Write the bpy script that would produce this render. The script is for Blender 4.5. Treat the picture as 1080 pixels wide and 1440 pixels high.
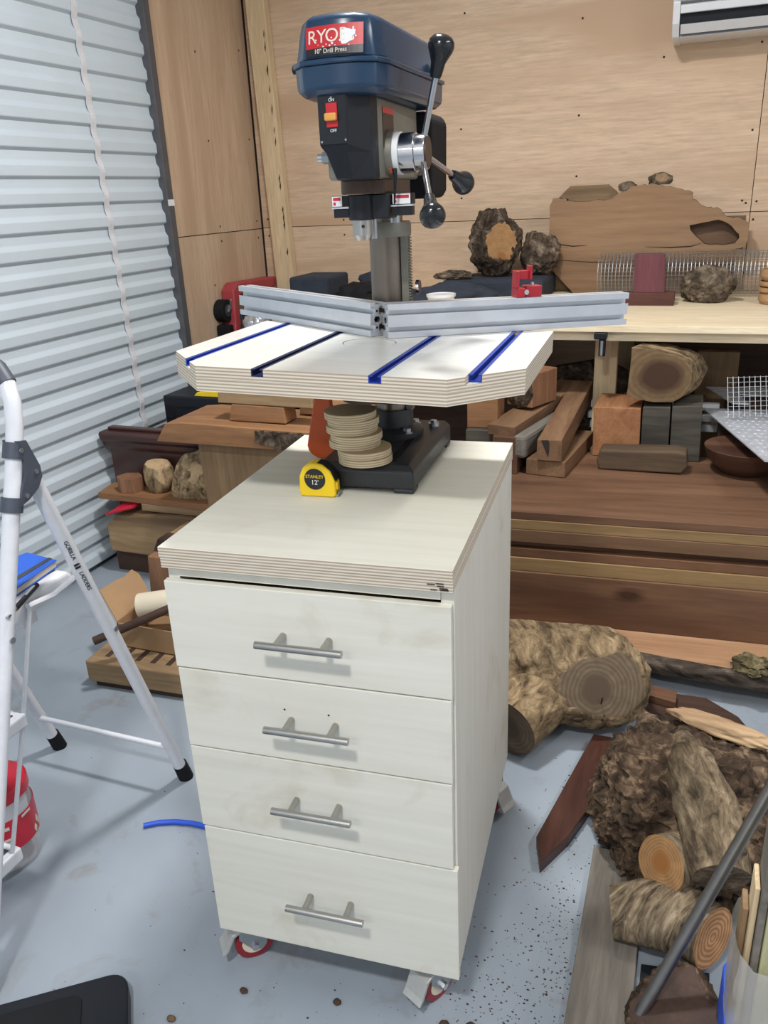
import bpy, bmesh, math, random
from mathutils import Vector, Matrix, Euler, noise
from mathutils.geometry import tessellate_polygon

for o in list(bpy.data.objects):
    bpy.data.objects.remove(o, do_unlink=True)
SC = bpy.context.scene
COL = SC.collection
PI = math.pi

# ------------------------------------------------------------------ camera
cam_data = bpy.data.cameras.new('camera')
cam = bpy.data.objects.new('camera', cam_data)
COL.objects.link(cam)
yaw, pitch, roll = 0.3815, 0.3702, -0.0458
fwd = Vector((-math.sin(yaw) * math.cos(pitch), math.cos(yaw) * math.cos(pitch), -math.sin(pitch)))
rgt = Vector((math.cos(yaw), math.sin(yaw), 0))
upv = rgt.cross(fwd)
r2 = math.cos(roll) * rgt + math.sin(roll) * upv
u2 = -math.sin(roll) * rgt + math.cos(roll) * upv
cam.matrix_world = Matrix(((r2.x, u2.x, -fwd.x, 0.2863), (r2.y, u2.y, -fwd.y, -0.9487), (r2.z, u2.z, -fwd.z, 1.338), (0, 0, 0, 1)))
cam_data.sensor_fit = 'VERTICAL'
cam_data.sensor_height = 36.0
cam_data.lens = 1146.1 / 1440.0 * 36.0
cam_data.clip_start = 0.02
SC.camera = cam

# ------------------------------------------------------------------ world, lamps, exposure
world = bpy.data.worlds.new('world')
SC.world = world
world.use_nodes = True
world.node_tree.nodes['Background'].inputs[0].default_value = (0.75, 0.85, 1.0, 1)
world.node_tree.nodes['Background'].inputs[1].default_value = 0.05


def area_lamp(name, loc, size, energy, col=(1.0, 0.985, 0.965)):
    d = bpy.data.lights.new(name, 'AREA')
    d.shape = 'RECTANGLE'
    d.size, d.size_y = size
    d.energy = energy
    d.color = col
    o = bpy.data.objects.new(name, d)
    COL.objects.link(o)
    o.location = loc
    return o


area_lamp('ceiling_lamp_front', (-0.02, -1.42, 2.68), (0.24, 0.16), 58)
area_lamp('ceiling_lamp_middle', (-0.35, 0.85, 2.72), (0.24, 0.16), 62)
area_lamp('fill_light_rear', (-0.2, -3.2, 2.75), (1.2, 0.15), 46)  # soft fill added behind the camera to lift the lower drawers
area_lamp('fill_light_right', (1.7, 0.3, 2.72), (0.15, 1.2), 40)  # unseen fill added to brighten the cabinet's right side and the woodpile
SC.view_settings.view_transform = 'Standard'
SC.view_settings.look = 'None'
SC.view_settings.exposure = -0.38
SC.view_settings.gamma = 1.0
SC.view_settings.use_curve_mapping = False


# ------------------------------------------------------------------ materials
def lin(r, g, b):
    def f(c):
        c /= 255.0
        return c / 12.92 if c <= 0.04045 else ((c + 0.055) / 1.055) ** 2.4
    return (f(r), f(g), f(b), 1.0)


def mute(c, k=0.28, g=0.94):
    y = 0.3 * c[0] + 0.59 * c[1] + 0.11 * c[2]
    t = (y * 1.06, y * 1.0, y * 0.80)
    return tuple((a + (b - a) * k) * g for a, b in zip(c[:3], t)) + (1.0,)


class Nodes:
    def __init__(s, name):
        s.m = bpy.data.materials.new(name)
        s.m.use_nodes = True
        s.t = s.m.node_tree
        s.p = s.t.nodes['Principled BSDF']

    def n(s, typ, **kw):
        nd = s.t.nodes.new(typ)
        for k, v in kw.items():
            if k.startswith('i_'):
                nd.inputs[k[2:].replace('_', ' ')].default_value = v
            else:
                setattr(nd, k, v)
        return nd

    def l(s, a, b):
        s.t.links.new(a, b)

    def coords(s, scale=(1, 1, 1), rnd=True, kind='Object'):
        tc = s.n('ShaderNodeTexCoord')
        mp = s.n('ShaderNodeMapping')
        mp.inputs['Scale'].default_value = scale
        if rnd:
            oi = s.n('ShaderNodeObjectInfo')
            mul = s.n('ShaderNodeMath', operation='MULTIPLY')
            mul.inputs[1].default_value = 37.0
            s.l(oi.outputs['Random'], mul.inputs[0])
            s.l(mul.outputs[0], mp.inputs['Location'])
        s.l(tc.outputs[kind], mp.inputs['Vector'])
        return mp.outputs[0]

    def noise(s, vec, scale, detail=4, rough=0.55, dist=0.0):
        nd = s.n('ShaderNodeTexNoise')
        nd.inputs['Scale'].default_value = scale
        nd.inputs['Detail'].default_value = detail
        nd.inputs['Roughness'].default_value = rough
        nd.inputs['Distortion'].default_value = dist
        s.l(vec, nd.inputs['Vector'])
        return nd.outputs['Fac']

    def ramp(s, fac, stops):
        r = s.n('ShaderNodeValToRGB')
        e = r.color_ramp.elements
        e[0].position, e[0].color = stops[0][0], stops[0][1]
        e[1].position, e[1].color = stops[-1][0], stops[-1][1]
        for pos, c in stops[1:-1]:
            x = e.new(pos)
            x.color = c
        s.l(fac, r.inputs[0])
        return r.outputs[0]

    def mix(s, fac, a, b, mode='MIX'):
        m = s.n('ShaderNodeMix', data_type='RGBA', blend_type=mode)
        if isinstance(fac, float):
            m.inputs[0].default_value = fac
        else:
            s.l(fac, m.inputs[0])
        for v, i in ((a, 6), (b, 7)):
            if isinstance(v, tuple):
                m.inputs[i].default_value = v
            else:
                s.l(v, m.inputs[i])
        return m.outputs[2]

    def bump(s, fac, strength=0.3, dist=0.002):
        b = s.n('ShaderNodeBump')
        b.inputs['Strength'].default_value = strength
        b.inputs['Distance'].default_value = dist
        s.l(fac, b.inputs['Height'])
        s.l(b.outputs[0], s.p.inputs['Normal'])

    def done(s, col=None, rough=0.6, metal=0.0, spec=None):
        if col is not None:
            if isinstance(col, tuple):
                s.p.inputs['Base Color'].default_value = col
            else:
                s.l(col, s.p.inputs['Base Color'])
        s.p.inputs['Roughness'].default_value = rough
        s.p.inputs['Metallic'].default_value = metal
        if spec is not None:
            s.p.inputs['Specular IOR Level'].default_value = spec
        return s.m


def plain(name, col, rough=0.5, metal=0.0, var=0.12, scale=20, spec=None):
    N = Nodes(name)
    v = N.coords()
    f = N.noise(v, scale, 4)
    d = tuple(c * (1 - var) for c in col[:3]) + (1,)
    h = tuple(min(1, c * (1 + var)) for c in col[:3]) + (1,)
    c = N.ramp(f, [(0.3, d), (0.7, h)])
    return N.done(c, rough, metal, spec)


def wood(name, c1, c2, axis='X', s=1.0, rough=0.65, dark=None, bump=0.15, spec=0.25, contrast=(0.3, 0.7), knots=None):
    c1, c2 = mute(c1), mute(c2)
    dark = mute(dark) if dark else None
    N = Nodes(name)
    k = {'X': (1.2, 14, 14), 'Y': (14, 1.2, 14), 'Z': (14, 14, 1.2)}[axis]
    v = N.coords(tuple(a * s for a in k))
    f = N.noise(v, 1.0, 5, 0.6, 1.2)
    stops = [(contrast[0], c1), (contrast[1], c2)]
    c = N.ramp(f, stops)
    v2 = N.coords(tuple(a * s * 6 for a in k))
    f2 = N.noise(v2, 1.6, 4, 0.65, 0.3)
    g = N.ramp(f2, [(0.3, (0.80, 0.80, 0.80, 1)), (0.65, (1.05, 1.05, 1.05, 1))])
    c = N.mix(1.0, c, g, 'MULTIPLY')
    if dark:
        v3 = N.coords(tuple(a * s * 0.35 for a in k))
        f3 = N.noise(v3, 1.3, 3, 0.5, 0.8)
        msk = N.ramp(f3, [(0.52, (0, 0, 0, 1)), (0.68, (1, 1, 1, 1))])
        c = N.mix(msk, c, dark)
    if knots:
        vk = N.coords((2.2, 4.5, 4.5))
        vo = N.n('ShaderNodeTexVoronoi')
        vo.inputs['Scale'].default_value = 1.0
        N.l(vk, vo.inputs['Vector'])
        wob = N.n('ShaderNodeMath', operation='MULTIPLY_ADD')
        N.l(f2, wob.inputs[0])
        wob.inputs[1].default_value = 0.07
        N.l(vo.outputs['Distance'], wob.inputs[2])
        mk_ = N.ramp(wob.outputs[0], [(0.10, (0.9, 0.9, 0.9, 1)), (0.17, (0, 0, 0, 1))])
        c = N.mix(mk_, c, mute(knots))
    N.bump(f2, bump, 0.001)
    return N.done(c, rough, 0.0, spec)


def bark(name, c1, c2, c3, scale=18, stretch=(1, 1, 1), dist=0.006, rough=0.9):
    N = Nodes(name)
    v = N.coords(stretch)
    f = N.noise(v, scale, 8, 0.68, 0.6)
    f2 = N.noise(v, scale * 0.22, 4, 0.6, 0.4)
    c = N.ramp(f, [(0.36, mute(c1)), (0.52, mute(c2)), (0.68, mute(c3))])
    g = N.ramp(f2, [(0.32, (0.5, 0.48, 0.46, 1)), (0.68, (1.3, 1.25, 1.2, 1))])
    c = N.mix(1.0, c, g, 'MULTIPLY')
    N.bump(f, 0.9, dist)
    return N.done(c, rough, 0.0, 0.2)


def rings(name, c1, c2, scale=60, heart=None, heart_r=0.04, rough=0.75, axis='X', stretch=1.0):
    """end grain: growth rings around the local X axis"""
    N = Nodes(name)
    tc = N.n('ShaderNodeTexCoord')
    sep = N.n('ShaderNodeSeparateXYZ')
    N.l(tc.outputs['Object'], sep.inputs[0])
    cmb = N.n('ShaderNodeCombineXYZ')
    c1, c2 = mute(c1, 0.2), mute(c2, 0.2)
    if axis == 'X':
        N.l(sep.outputs[1], cmb.inputs[0])
    else:
        st_ = N.n('ShaderNodeMath', operation='MULTIPLY')
        st_.inputs[1].default_value = stretch
        N.l(sep.outputs[0], st_.inputs[0])
        N.l(st_.outputs[0], cmb.inputs[0])
    N.l(sep.outputs[2], cmb.inputs[1])
    nz = N.n('ShaderNodeTexNoise')
    nz.inputs['Scale'].default_value = 14
    N.l(cmb.outputs[0], nz.inputs['Vector'])
    ln = N.n('ShaderNodeVectorMath', operation='LENGTH')
    N.l(cmb.outputs[0], ln.inputs[0])
    ad = N.n('ShaderNodeMath', operation='MULTIPLY_ADD')
    N.l(nz.outputs[0], ad.inputs[0])
    ad.inputs[1].default_value = 0.018
    N.l(ln.outputs['Value'], ad.inputs[2])
    ml = N.n('ShaderNodeMath', operation='MULTIPLY')
    N.l(ad.outputs[0], ml.inputs[0])
    ml.inputs[1].default_value = scale * 6.283
    sn = N.n('ShaderNodeMath', operation='SINE')
    N.l(ml.outputs[0], sn.inputs[0])
    mr = N.n('ShaderNodeMapRange')
    mr.inputs[1].default_value = -1
    mr.inputs[2].default_value = 1
    N.l(sn.outputs[0], mr.inputs[0])
    c = N.ramp(mr.outputs[0], [(0.1, c1), (0.9, c2)])
    f2 = N.noise(tc.outputs['Object'], 40, 5, 0.6)
    g = N.ramp(f2, [(0.25, (0.7, 0.7, 0.7, 1)), (0.7, (1.1, 1.1, 1.1, 1))])
    c = N.mix(1.0, c, g, 'MULTIPLY')
    if heart:
        hm = N.n('ShaderNodeMapRange')
        hm.inputs[1].default_value = heart_r * 0.75
        hm.inputs[2].default_value = heart_r * 1.15
        hm.inputs[3].default_value = 1
        hm.inputs[4].default_value = 0
        N.l(ad.outputs[0], hm.inputs[0])
        c = N.mix(hm.outputs[0], c, heart)
    return N.done(c, rough, 0.0, 0.25)


def ply_edge(name, freq, c1, c2):
    N = Nodes(name)
    tc = N.n('ShaderNodeTexCoord')
    sep = N.n('ShaderNodeSeparateXYZ')
    N.l(tc.outputs['Object'], sep.inputs[0])
    ml = N.n('ShaderNodeMath', operation='MULTIPLY')
    N.l(sep.outputs[2], ml.inputs[0])
    ml.inputs[1].default_value = freq * 6.283
    sn = N.n('ShaderNodeMath', operation='SINE')
    N.l(ml.outputs[0], sn.inputs[0])
    mr = N.n('ShaderNodeMapRange')
    mr.inputs[1].default_value = -0.6
    mr.inputs[2].default_value = 0.6
    N.l(sn.outputs[0], mr.inputs[0])
    v = N.coords((3, 3, 60))
    f = N.noise(v, 6, 4)
    a = N.n('ShaderNodeMath', operation='MULTIPLY_ADD')
    N.l(f, a.inputs[0])
    a.inputs[1].default_value = 0.9
    a.inputs[2].default_value = -0.45
    b = N.n('ShaderNodeMath', operation='ADD')
    N.l(mr.outputs[0], b.inputs[0])
    N.l(a.outputs[0], b.inputs[1])
    c = N.ramp(b.outputs[0], [(0.2, c1), (0.75, c2)])
    N.bump(mr.outputs[0], 0.15, 0.0006)
    return N.done(c, 0.7, 0.0, 0.2)


def stained(name, base, stain, rough=0.55, amount=(0.58, 0.75), scale=(2.2, 2.2, 2.2), grain='X'):
    """pale lacquered birch ply with faint stains"""
    N = Nodes(name)
    v = N.coords(scale)
    f = N.noise(v, 2.6, 5, 0.6, 0.5)
    msk = N.ramp(f, [(amount[0], (0, 0, 0, 1)), (amount[1], (0.75, 0.75, 0.75, 1))])
    k = {'X': (1.5, 25, 25), 'Z': (25, 25, 1.5), 'Y': (25, 1.5, 25)}[grain]
    v2 = N.coords(k)
    f2 = N.noise(v2, 2.0, 4, 0.6, 0.4)
    g = N.ramp(f2, [(0.25, (0.91, 0.905, 0.89, 1)), (0.75, (1.03, 1.03, 1.03, 1))])
    c = N.mix(msk, base, stain)
    c = N.mix(1.0, c, g, 'MULTIPLY')
    return N.done(c, rough, 0.0, 0.3)


M = {}
M['birch'] = stained('birch_ply', lin(220, 218, 207), lin(198, 190, 172))
M['birch_side'] = stained('birch_ply_side', lin(218, 216, 207), lin(196, 190, 174), grain='Z')
M['birch_top'] = stained('birch_ply_top', lin(220, 218, 205), lin(202, 194, 174), amount=(0.6, 0.85))
M['birch_edge'] = ply_edge('birch_ply_edge', 210, lin(172, 156, 138), lin(214, 206, 190))
M['table_top'] = stained('laminate_table', lin(206, 206, 201), lin(190, 186, 176), rough=0.22, amount=(0.62, 0.9))
M['ply_raw'] = stained('raw_birch', lin(205, 190, 160), lin(180, 160, 130), rough=0.7)
M['wall_ply'] = wood('wall_ply', lin(233, 196, 162), lin(221, 182, 148), 'X', 0.7, 0.6, dark=lin(207, 166, 130), bump=0.04, spec=0.3)
M['wall_ply_v'] = wood('wall_ply_side', lin(222, 186, 152), lin(208, 170, 138), 'Z', 0.5, 0.6, dark=lin(196, 158, 124), bump=0.04, spec=0.3)
M['gap'] = plain('gap', lin(48, 38, 32), 0.9)
M['pine'] = wood('pine', lin(240, 212, 166), lin(222, 188, 140), 'Z', 0.8, 0.65)
M['pine_x'] = wood('pine_bench', lin(248, 230, 194), lin(236, 212, 172), 'X', 0.8, 0.65)
M['door'] = plain('door_paint', lin(198, 210, 218), 0.42, 0.0, 0.04, 3, 0.45)
M['strap'] = plain('strap', lin(214, 214, 218), 0.7, 0, 0.08, 30)
M['track'] = plain('track', lin(92, 92, 96), 0.5, 0.3, 0.1)
M['white_plastic'] = plain('white_plastic', lin(224, 226, 230), 0.3, 0, 0.02)
M['white_powder'] = plain('white_powder', lin(222, 224, 230), 0.3, 0, 0.03, 60)
M['grey_plastic'] = plain('grey_plastic', lin(70, 76, 88), 0.5, 0, 0.05)
M['dark_grey'] = plain('dark_grey', lin(56, 58, 62), 0.5, 0, 0.08)
M['black_plastic'] = plain('black_plastic', lin(25, 28, 34), 0.45, 0, 0.1, 20, 0.3)
M['black_rubber'] = plain('black_rubber', lin(24, 25, 28), 0.75, 0, 0.1, 20, 0.2)
M['black_gloss'] = plain('black_gloss', lin(28, 30, 33), 0.18, 0, 0.05)
M['cast_grey'] = plain('cast_grey', lin(118, 116, 106), 0.45, 0.25, 0.12, 40)
M['cast_dark'] = plain('cast_dark', lin(56, 58, 62), 0.42, 0.3, 0.1, 40)
M['brown_iron'] = plain('brown_iron', lin(80, 64, 56), 0.5, 0.5, 0.15, 30)
M['blue_paint'] = plain('blue_paint', lin(32, 58, 84), 0.25, 0, 0.05)
M['blue_track'] = plain('blue_anodised', lin(38, 70, 176), 0.35, 0.5, 0.06)
M['navy_track'] = plain('navy_anodised', lin(28, 38, 78), 0.4, 0.4, 0.06)
M['steel'] = plain('brushed_steel', lin(176, 174, 170), 0.3, 1.0, 0.05, 60)
M['chrome'] = plain('chrome', lin(205, 205, 208), 0.16, 1.0, 0.03)
M['zinc'] = plain('zinc', lin(170, 174, 178), 0.32, 0.9, 0.08, 60)
M['column_steel'] = plain('column_steel', lin(126, 116, 106), 0.32, 0.9, 0.22, 9)
M['alu'] = plain('aluminium', lin(200, 204, 210), 0.36, 0.6, 0.05, 30)
M['red_paint'] = plain('red_paint', lin(158, 26, 38), 0.35, 0, 0.06)
M['red_wheel'] = plain('red_wheel', lin(140, 28, 40), 0.4, 0, 0.08)
M['red_plastic'] = plain('red_plastic', lin(196, 30, 54), 0.3, 0, 0.08, 40)
M['red_label'] = plain('red_label', lin(190, 36, 44), 0.4, 0, 0.05)
M['dolly_red'] = plain('dolly_red', lin(168, 62, 68), 0.5, 0, 0.06)
M['black_label'] = plain('black_label', lin(28, 30, 36), 0.4)
M['cream'] = plain('cream_print', lin(222, 214, 200), 0.5, 0, 0.05)
M['white_print'] = plain('white_print', lin(228, 230, 232), 0.5, 0, 0.02)
M['dark_print'] = plain('dark_print', lin(40, 44, 54), 0.5)
M['yellow'] = plain('yellow_plastic', lin(236, 200, 30), 0.35, 0, 0.04)
M['amber'] = plain('amber_plastic', lin(222, 160, 78), 0.4)
M['orange'] = plain('orange_plastic', lin(200, 84, 26), 0.4, 0, 0.05)
M['blue_cover'] = plain('blue_cover', lin(34, 92, 200), 0.5, 0, 0.05, 30)
M['blue_bright'] = plain('blue_bright', lin(40, 84, 200), 0.45, 0, 0.05)
M['paper'] = plain('paper', lin(222, 210, 186), 0.7, 0, 0.04)
M['cardboard'] = plain('cardboard', lin(164, 130, 94), 0.8, 0, 0.06, 12)
M['cloth_navy'] = plain('cloth_navy', lin(46, 52, 64), 0.95, 0, 0.15, 25)
M['brown_paint'] = plain('brown_lacquer', lin(66, 40, 36), 0.3, 0, 0.1, 8)
M['cedar'] = wood('red_cedar', lin(136, 90, 58), lin(106, 66, 42), 'X', 1.0, 0.5)
M['redgum'] = wood('red_gum', lin(126, 84, 58), lin(96, 60, 42), 'X', 0.9, 0.5, dark=lin(78, 46, 34))
M['redgum_y'] = wood('red_gum_long', lin(150, 108, 72), lin(116, 78, 50), 'Y', 0.9, 0.6)
M['orange_wood'] = wood('orange_wood', lin(188, 122, 68), lin(158, 92, 46), 'Y', 0.9, 0.55)
M['orange_wood_x'] = wood('orange_wood_x', lin(176, 120, 68), lin(146, 92, 48), 'X', 0.9, 0.6)
M['orange_wood_z'] = wood('orange_wood_z', lin(170, 114, 74), lin(138, 86, 54), 'Z', 0.9, 0.6)
M['brown_board'] = wood('brown_board', lin(142, 98, 68), lin(106, 70, 48), 'X', 0.55, 0.42, dark=lin(82, 50, 36), knots=lin(70, 42, 30))
M['brown_board2'] = wood('brown_board_plain', lin(142, 102, 68), lin(114, 78, 54), 'X', 0.5, 0.45)
M['gold_board'] = wood('gold_board', lin(168, 130, 76), lin(142, 106, 60), 'X', 0.6, 0.5)
M['pink_board'] = wood('pink_board', lin(192, 142, 98), lin(168, 116, 76), 'X', 0.5, 0.6)
M['dark_board'] = wood('dark_board', lin(88, 60, 48), lin(60, 40, 34), 'X', 0.8, 0.6)
M['wenge'] = wood('charcoal_block', lin(104, 98, 88), lin(58, 54, 50), 'X', 0.9, 0.7, bump=0.4)
M['jarrah'] = wood('jarrah', lin(96, 54, 44), lin(66, 36, 30), 'Y', 0.8, 0.35)
M['purple'] = wood('purpleheart', lin(132, 66, 80), lin(104, 48, 62), 'Z', 0.8, 0.5)
M['purple_brown'] = wood('purple_brown', lin(112, 60, 56), lin(86, 46, 44), 'X', 0.8, 0.55)
M['tan_wood'] = wood('tan_wood', lin(178, 142, 96), lin(142, 108, 70), 'X', 0.8, 0.65, dark=lin(110, 82, 54))
M['tan_wood_z'] = wood('tan_wood_z', lin(168, 132, 88), lin(138, 104, 68), 'Z', 0.6, 0.65)
M['spalted'] = wood('spalted', lin(190, 152, 100), lin(150, 112, 72), 'X', 0.7, 0.65, dark=lin(92, 68, 46))
M['burl_slab'] = wood('burl_slab', lin(172, 128, 88), lin(140, 100, 66), 'X', 0.35, 0.6, dark=lin(124, 84, 54))
M['weathered'] = wood('weathered', lin(142, 134, 126), lin(104, 98, 92), 'Y', 1.0, 0.85, bump=0.35)
M['green_pine'] = wood('treated_pine', lin(214, 210, 160), lin(186, 184, 128), 'Z', 0.8, 0.6)
M['bark_dark'] = bark('bark_dark', lin(44, 34, 30), lin(92, 76, 64), lin(150, 132, 114), 26)
M['bark_grey'] = bark('bark_grey', lin(58, 48, 42), lin(116, 100, 84), lin(168, 152, 132), 20, (1, 1, 1))
M['bark_root'] = bark('bark_root', lin(40, 30, 25), lin(92, 72, 56), lin(160, 132, 104), 24, dist=0.012)
M['bark_log'] = bark('bark_log', lin(84, 66, 48), lin(164, 136, 98), lin(212, 186, 140), 17, (0.8, 2.0, 2.0), 0.007)
M['bark_small'] = bark('bark_small', lin(66, 54, 44), lin(136, 118, 94), lin(186, 168, 140), 16, (5, 1, 1), 0.005)
M['bark_branch'] = bark('bark_branch', lin(70, 58, 46), lin(128, 110, 86), lin(176, 156, 126), 24, (0.7, 2, 2), 0.007)
M['bark_edge'] = bark('bark_edge', lin(44, 36, 34), lin(94, 82, 74), lin(142, 128, 116), 14, (0.6, 2, 2), 0.006)
M['sapwood'] = wood('sapwood', lin(222, 184, 136), lin(190, 146, 98), 'X', 1.0, 0.7, dark=lin(150, 112, 76))
M['rings_brown'] = rings('rings_brown', lin(110, 92, 72), lin(124, 104, 82), 90, lin(88, 74, 60), 0.05)
M['rings_orange'] = rings('rings_orange', lin(176, 116, 66), lin(212, 156, 100), 110, lin(160, 96, 54), 0.01)
M['rings_heart'] = rings('rings_heart', lin(118, 92, 62), lin(130, 102, 68), 60, lin(70, 50, 38), 0.068, axis='Y', stretch=0.8)
M['rings_gold'] = rings('rings_gold', lin(158, 112, 62), lin(174, 126, 74), 170, lin(140, 94, 50), 0.03)
M['ply_disc'] = ply_edge('ply_disc', 250, lin(176, 156, 126), lin(214, 198, 168))
M['bowl_wood'] = wood('bowl_wood', lin(200, 150, 96), lin(176, 124, 76), 'X', 1.2, 0.5)
M['pedal'] = plain('pressed_steel', lin(188, 188, 184), 0.5, 0.45, 0.06, 60)
M['dark_offcut'] = wood('dark_offcut', lin(112, 88, 64), lin(76, 58, 44), 'X', 0.9, 0.7, bump=0.4)
M['moss'] = bark('moss', lin(52, 46, 30), lin(104, 94, 62), lin(150, 138, 100), 40)
M['steel_dark'] = plain('dark_steel', lin(120, 118, 116), 0.35, 0.85, 0.12, 30)
M['dirt'] = plain('dirt', lin(70, 52, 40), 0.95, 0, 0.3, 60)
M['galv'] = plain('galvanised_wire', lin(176, 178, 180), 0.4, 0.8, 0.08)

# painted concrete with specks and stains
N = Nodes('painted_concrete')
v = N.coords((1, 1, 1), False)
f = N.noise(v, 1.6, 4, 0.55)
c = N.ramp(f, [(0.35, lin(140, 150, 160)), (0.65, lin(157, 166, 176))])
f2 = N.noise(v, 7.0, 6, 0.65, 0.4)
m2 = N.ramp(f2, [(0.56, (0, 0, 0, 1)), (0.72, (0.5, 0.5, 0.5, 1))])
c = N.mix(m2, c, lin(126, 118, 108))
f3 = N.noise(v, 55.0, 3, 0.6)
m3 = N.ramp(f3, [(0.72, (0, 0, 0, 1)), (0.76, (0.8, 0.8, 0.8, 1))])
c = N.mix(m3, c, lin(96, 84, 74))
rr = N.ramp(f2, [(0.3, (0.28, 0.28, 0.28, 1)), (0.7, (0.5, 0.5, 0.5, 1))])
N.l(rr, N.p.inputs['Roughness'])
M['floor'] = N.done(c, 0.35, 0, 0.45)
N.l(rr, N.p.inputs['Roughness'])

# checker plate
N = Nodes('checker_plate')
v = N.coords((1, 1, 1), False)
w1 = N.n('ShaderNodeTexChecker')
w1.inputs['Scale'].default_value = 42
N.l(v, w1.inputs[0])
f = N.noise(v, 30, 4)
c = N.ramp(f, [(0.3, lin(186, 190, 198)), (0.7, lin(214, 218, 226))])
N.bump(w1.outputs[1], 0.5, 0.002)
M['metal_sheet'] = N.done(c, 0.42, 0.35)

# clear plastic
N = Nodes('clear_plastic')
N.p.inputs['Alpha'].default_value = 0.2
M['clear'] = N.done(lin(226, 222, 224), 0.08, 0.0, 0.8)
N = Nodes('milky_film')
N.p.inputs['Alpha'].default_value = 0.62
M['film'] = N.done(lin(196, 192, 186), 0.25)


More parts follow.
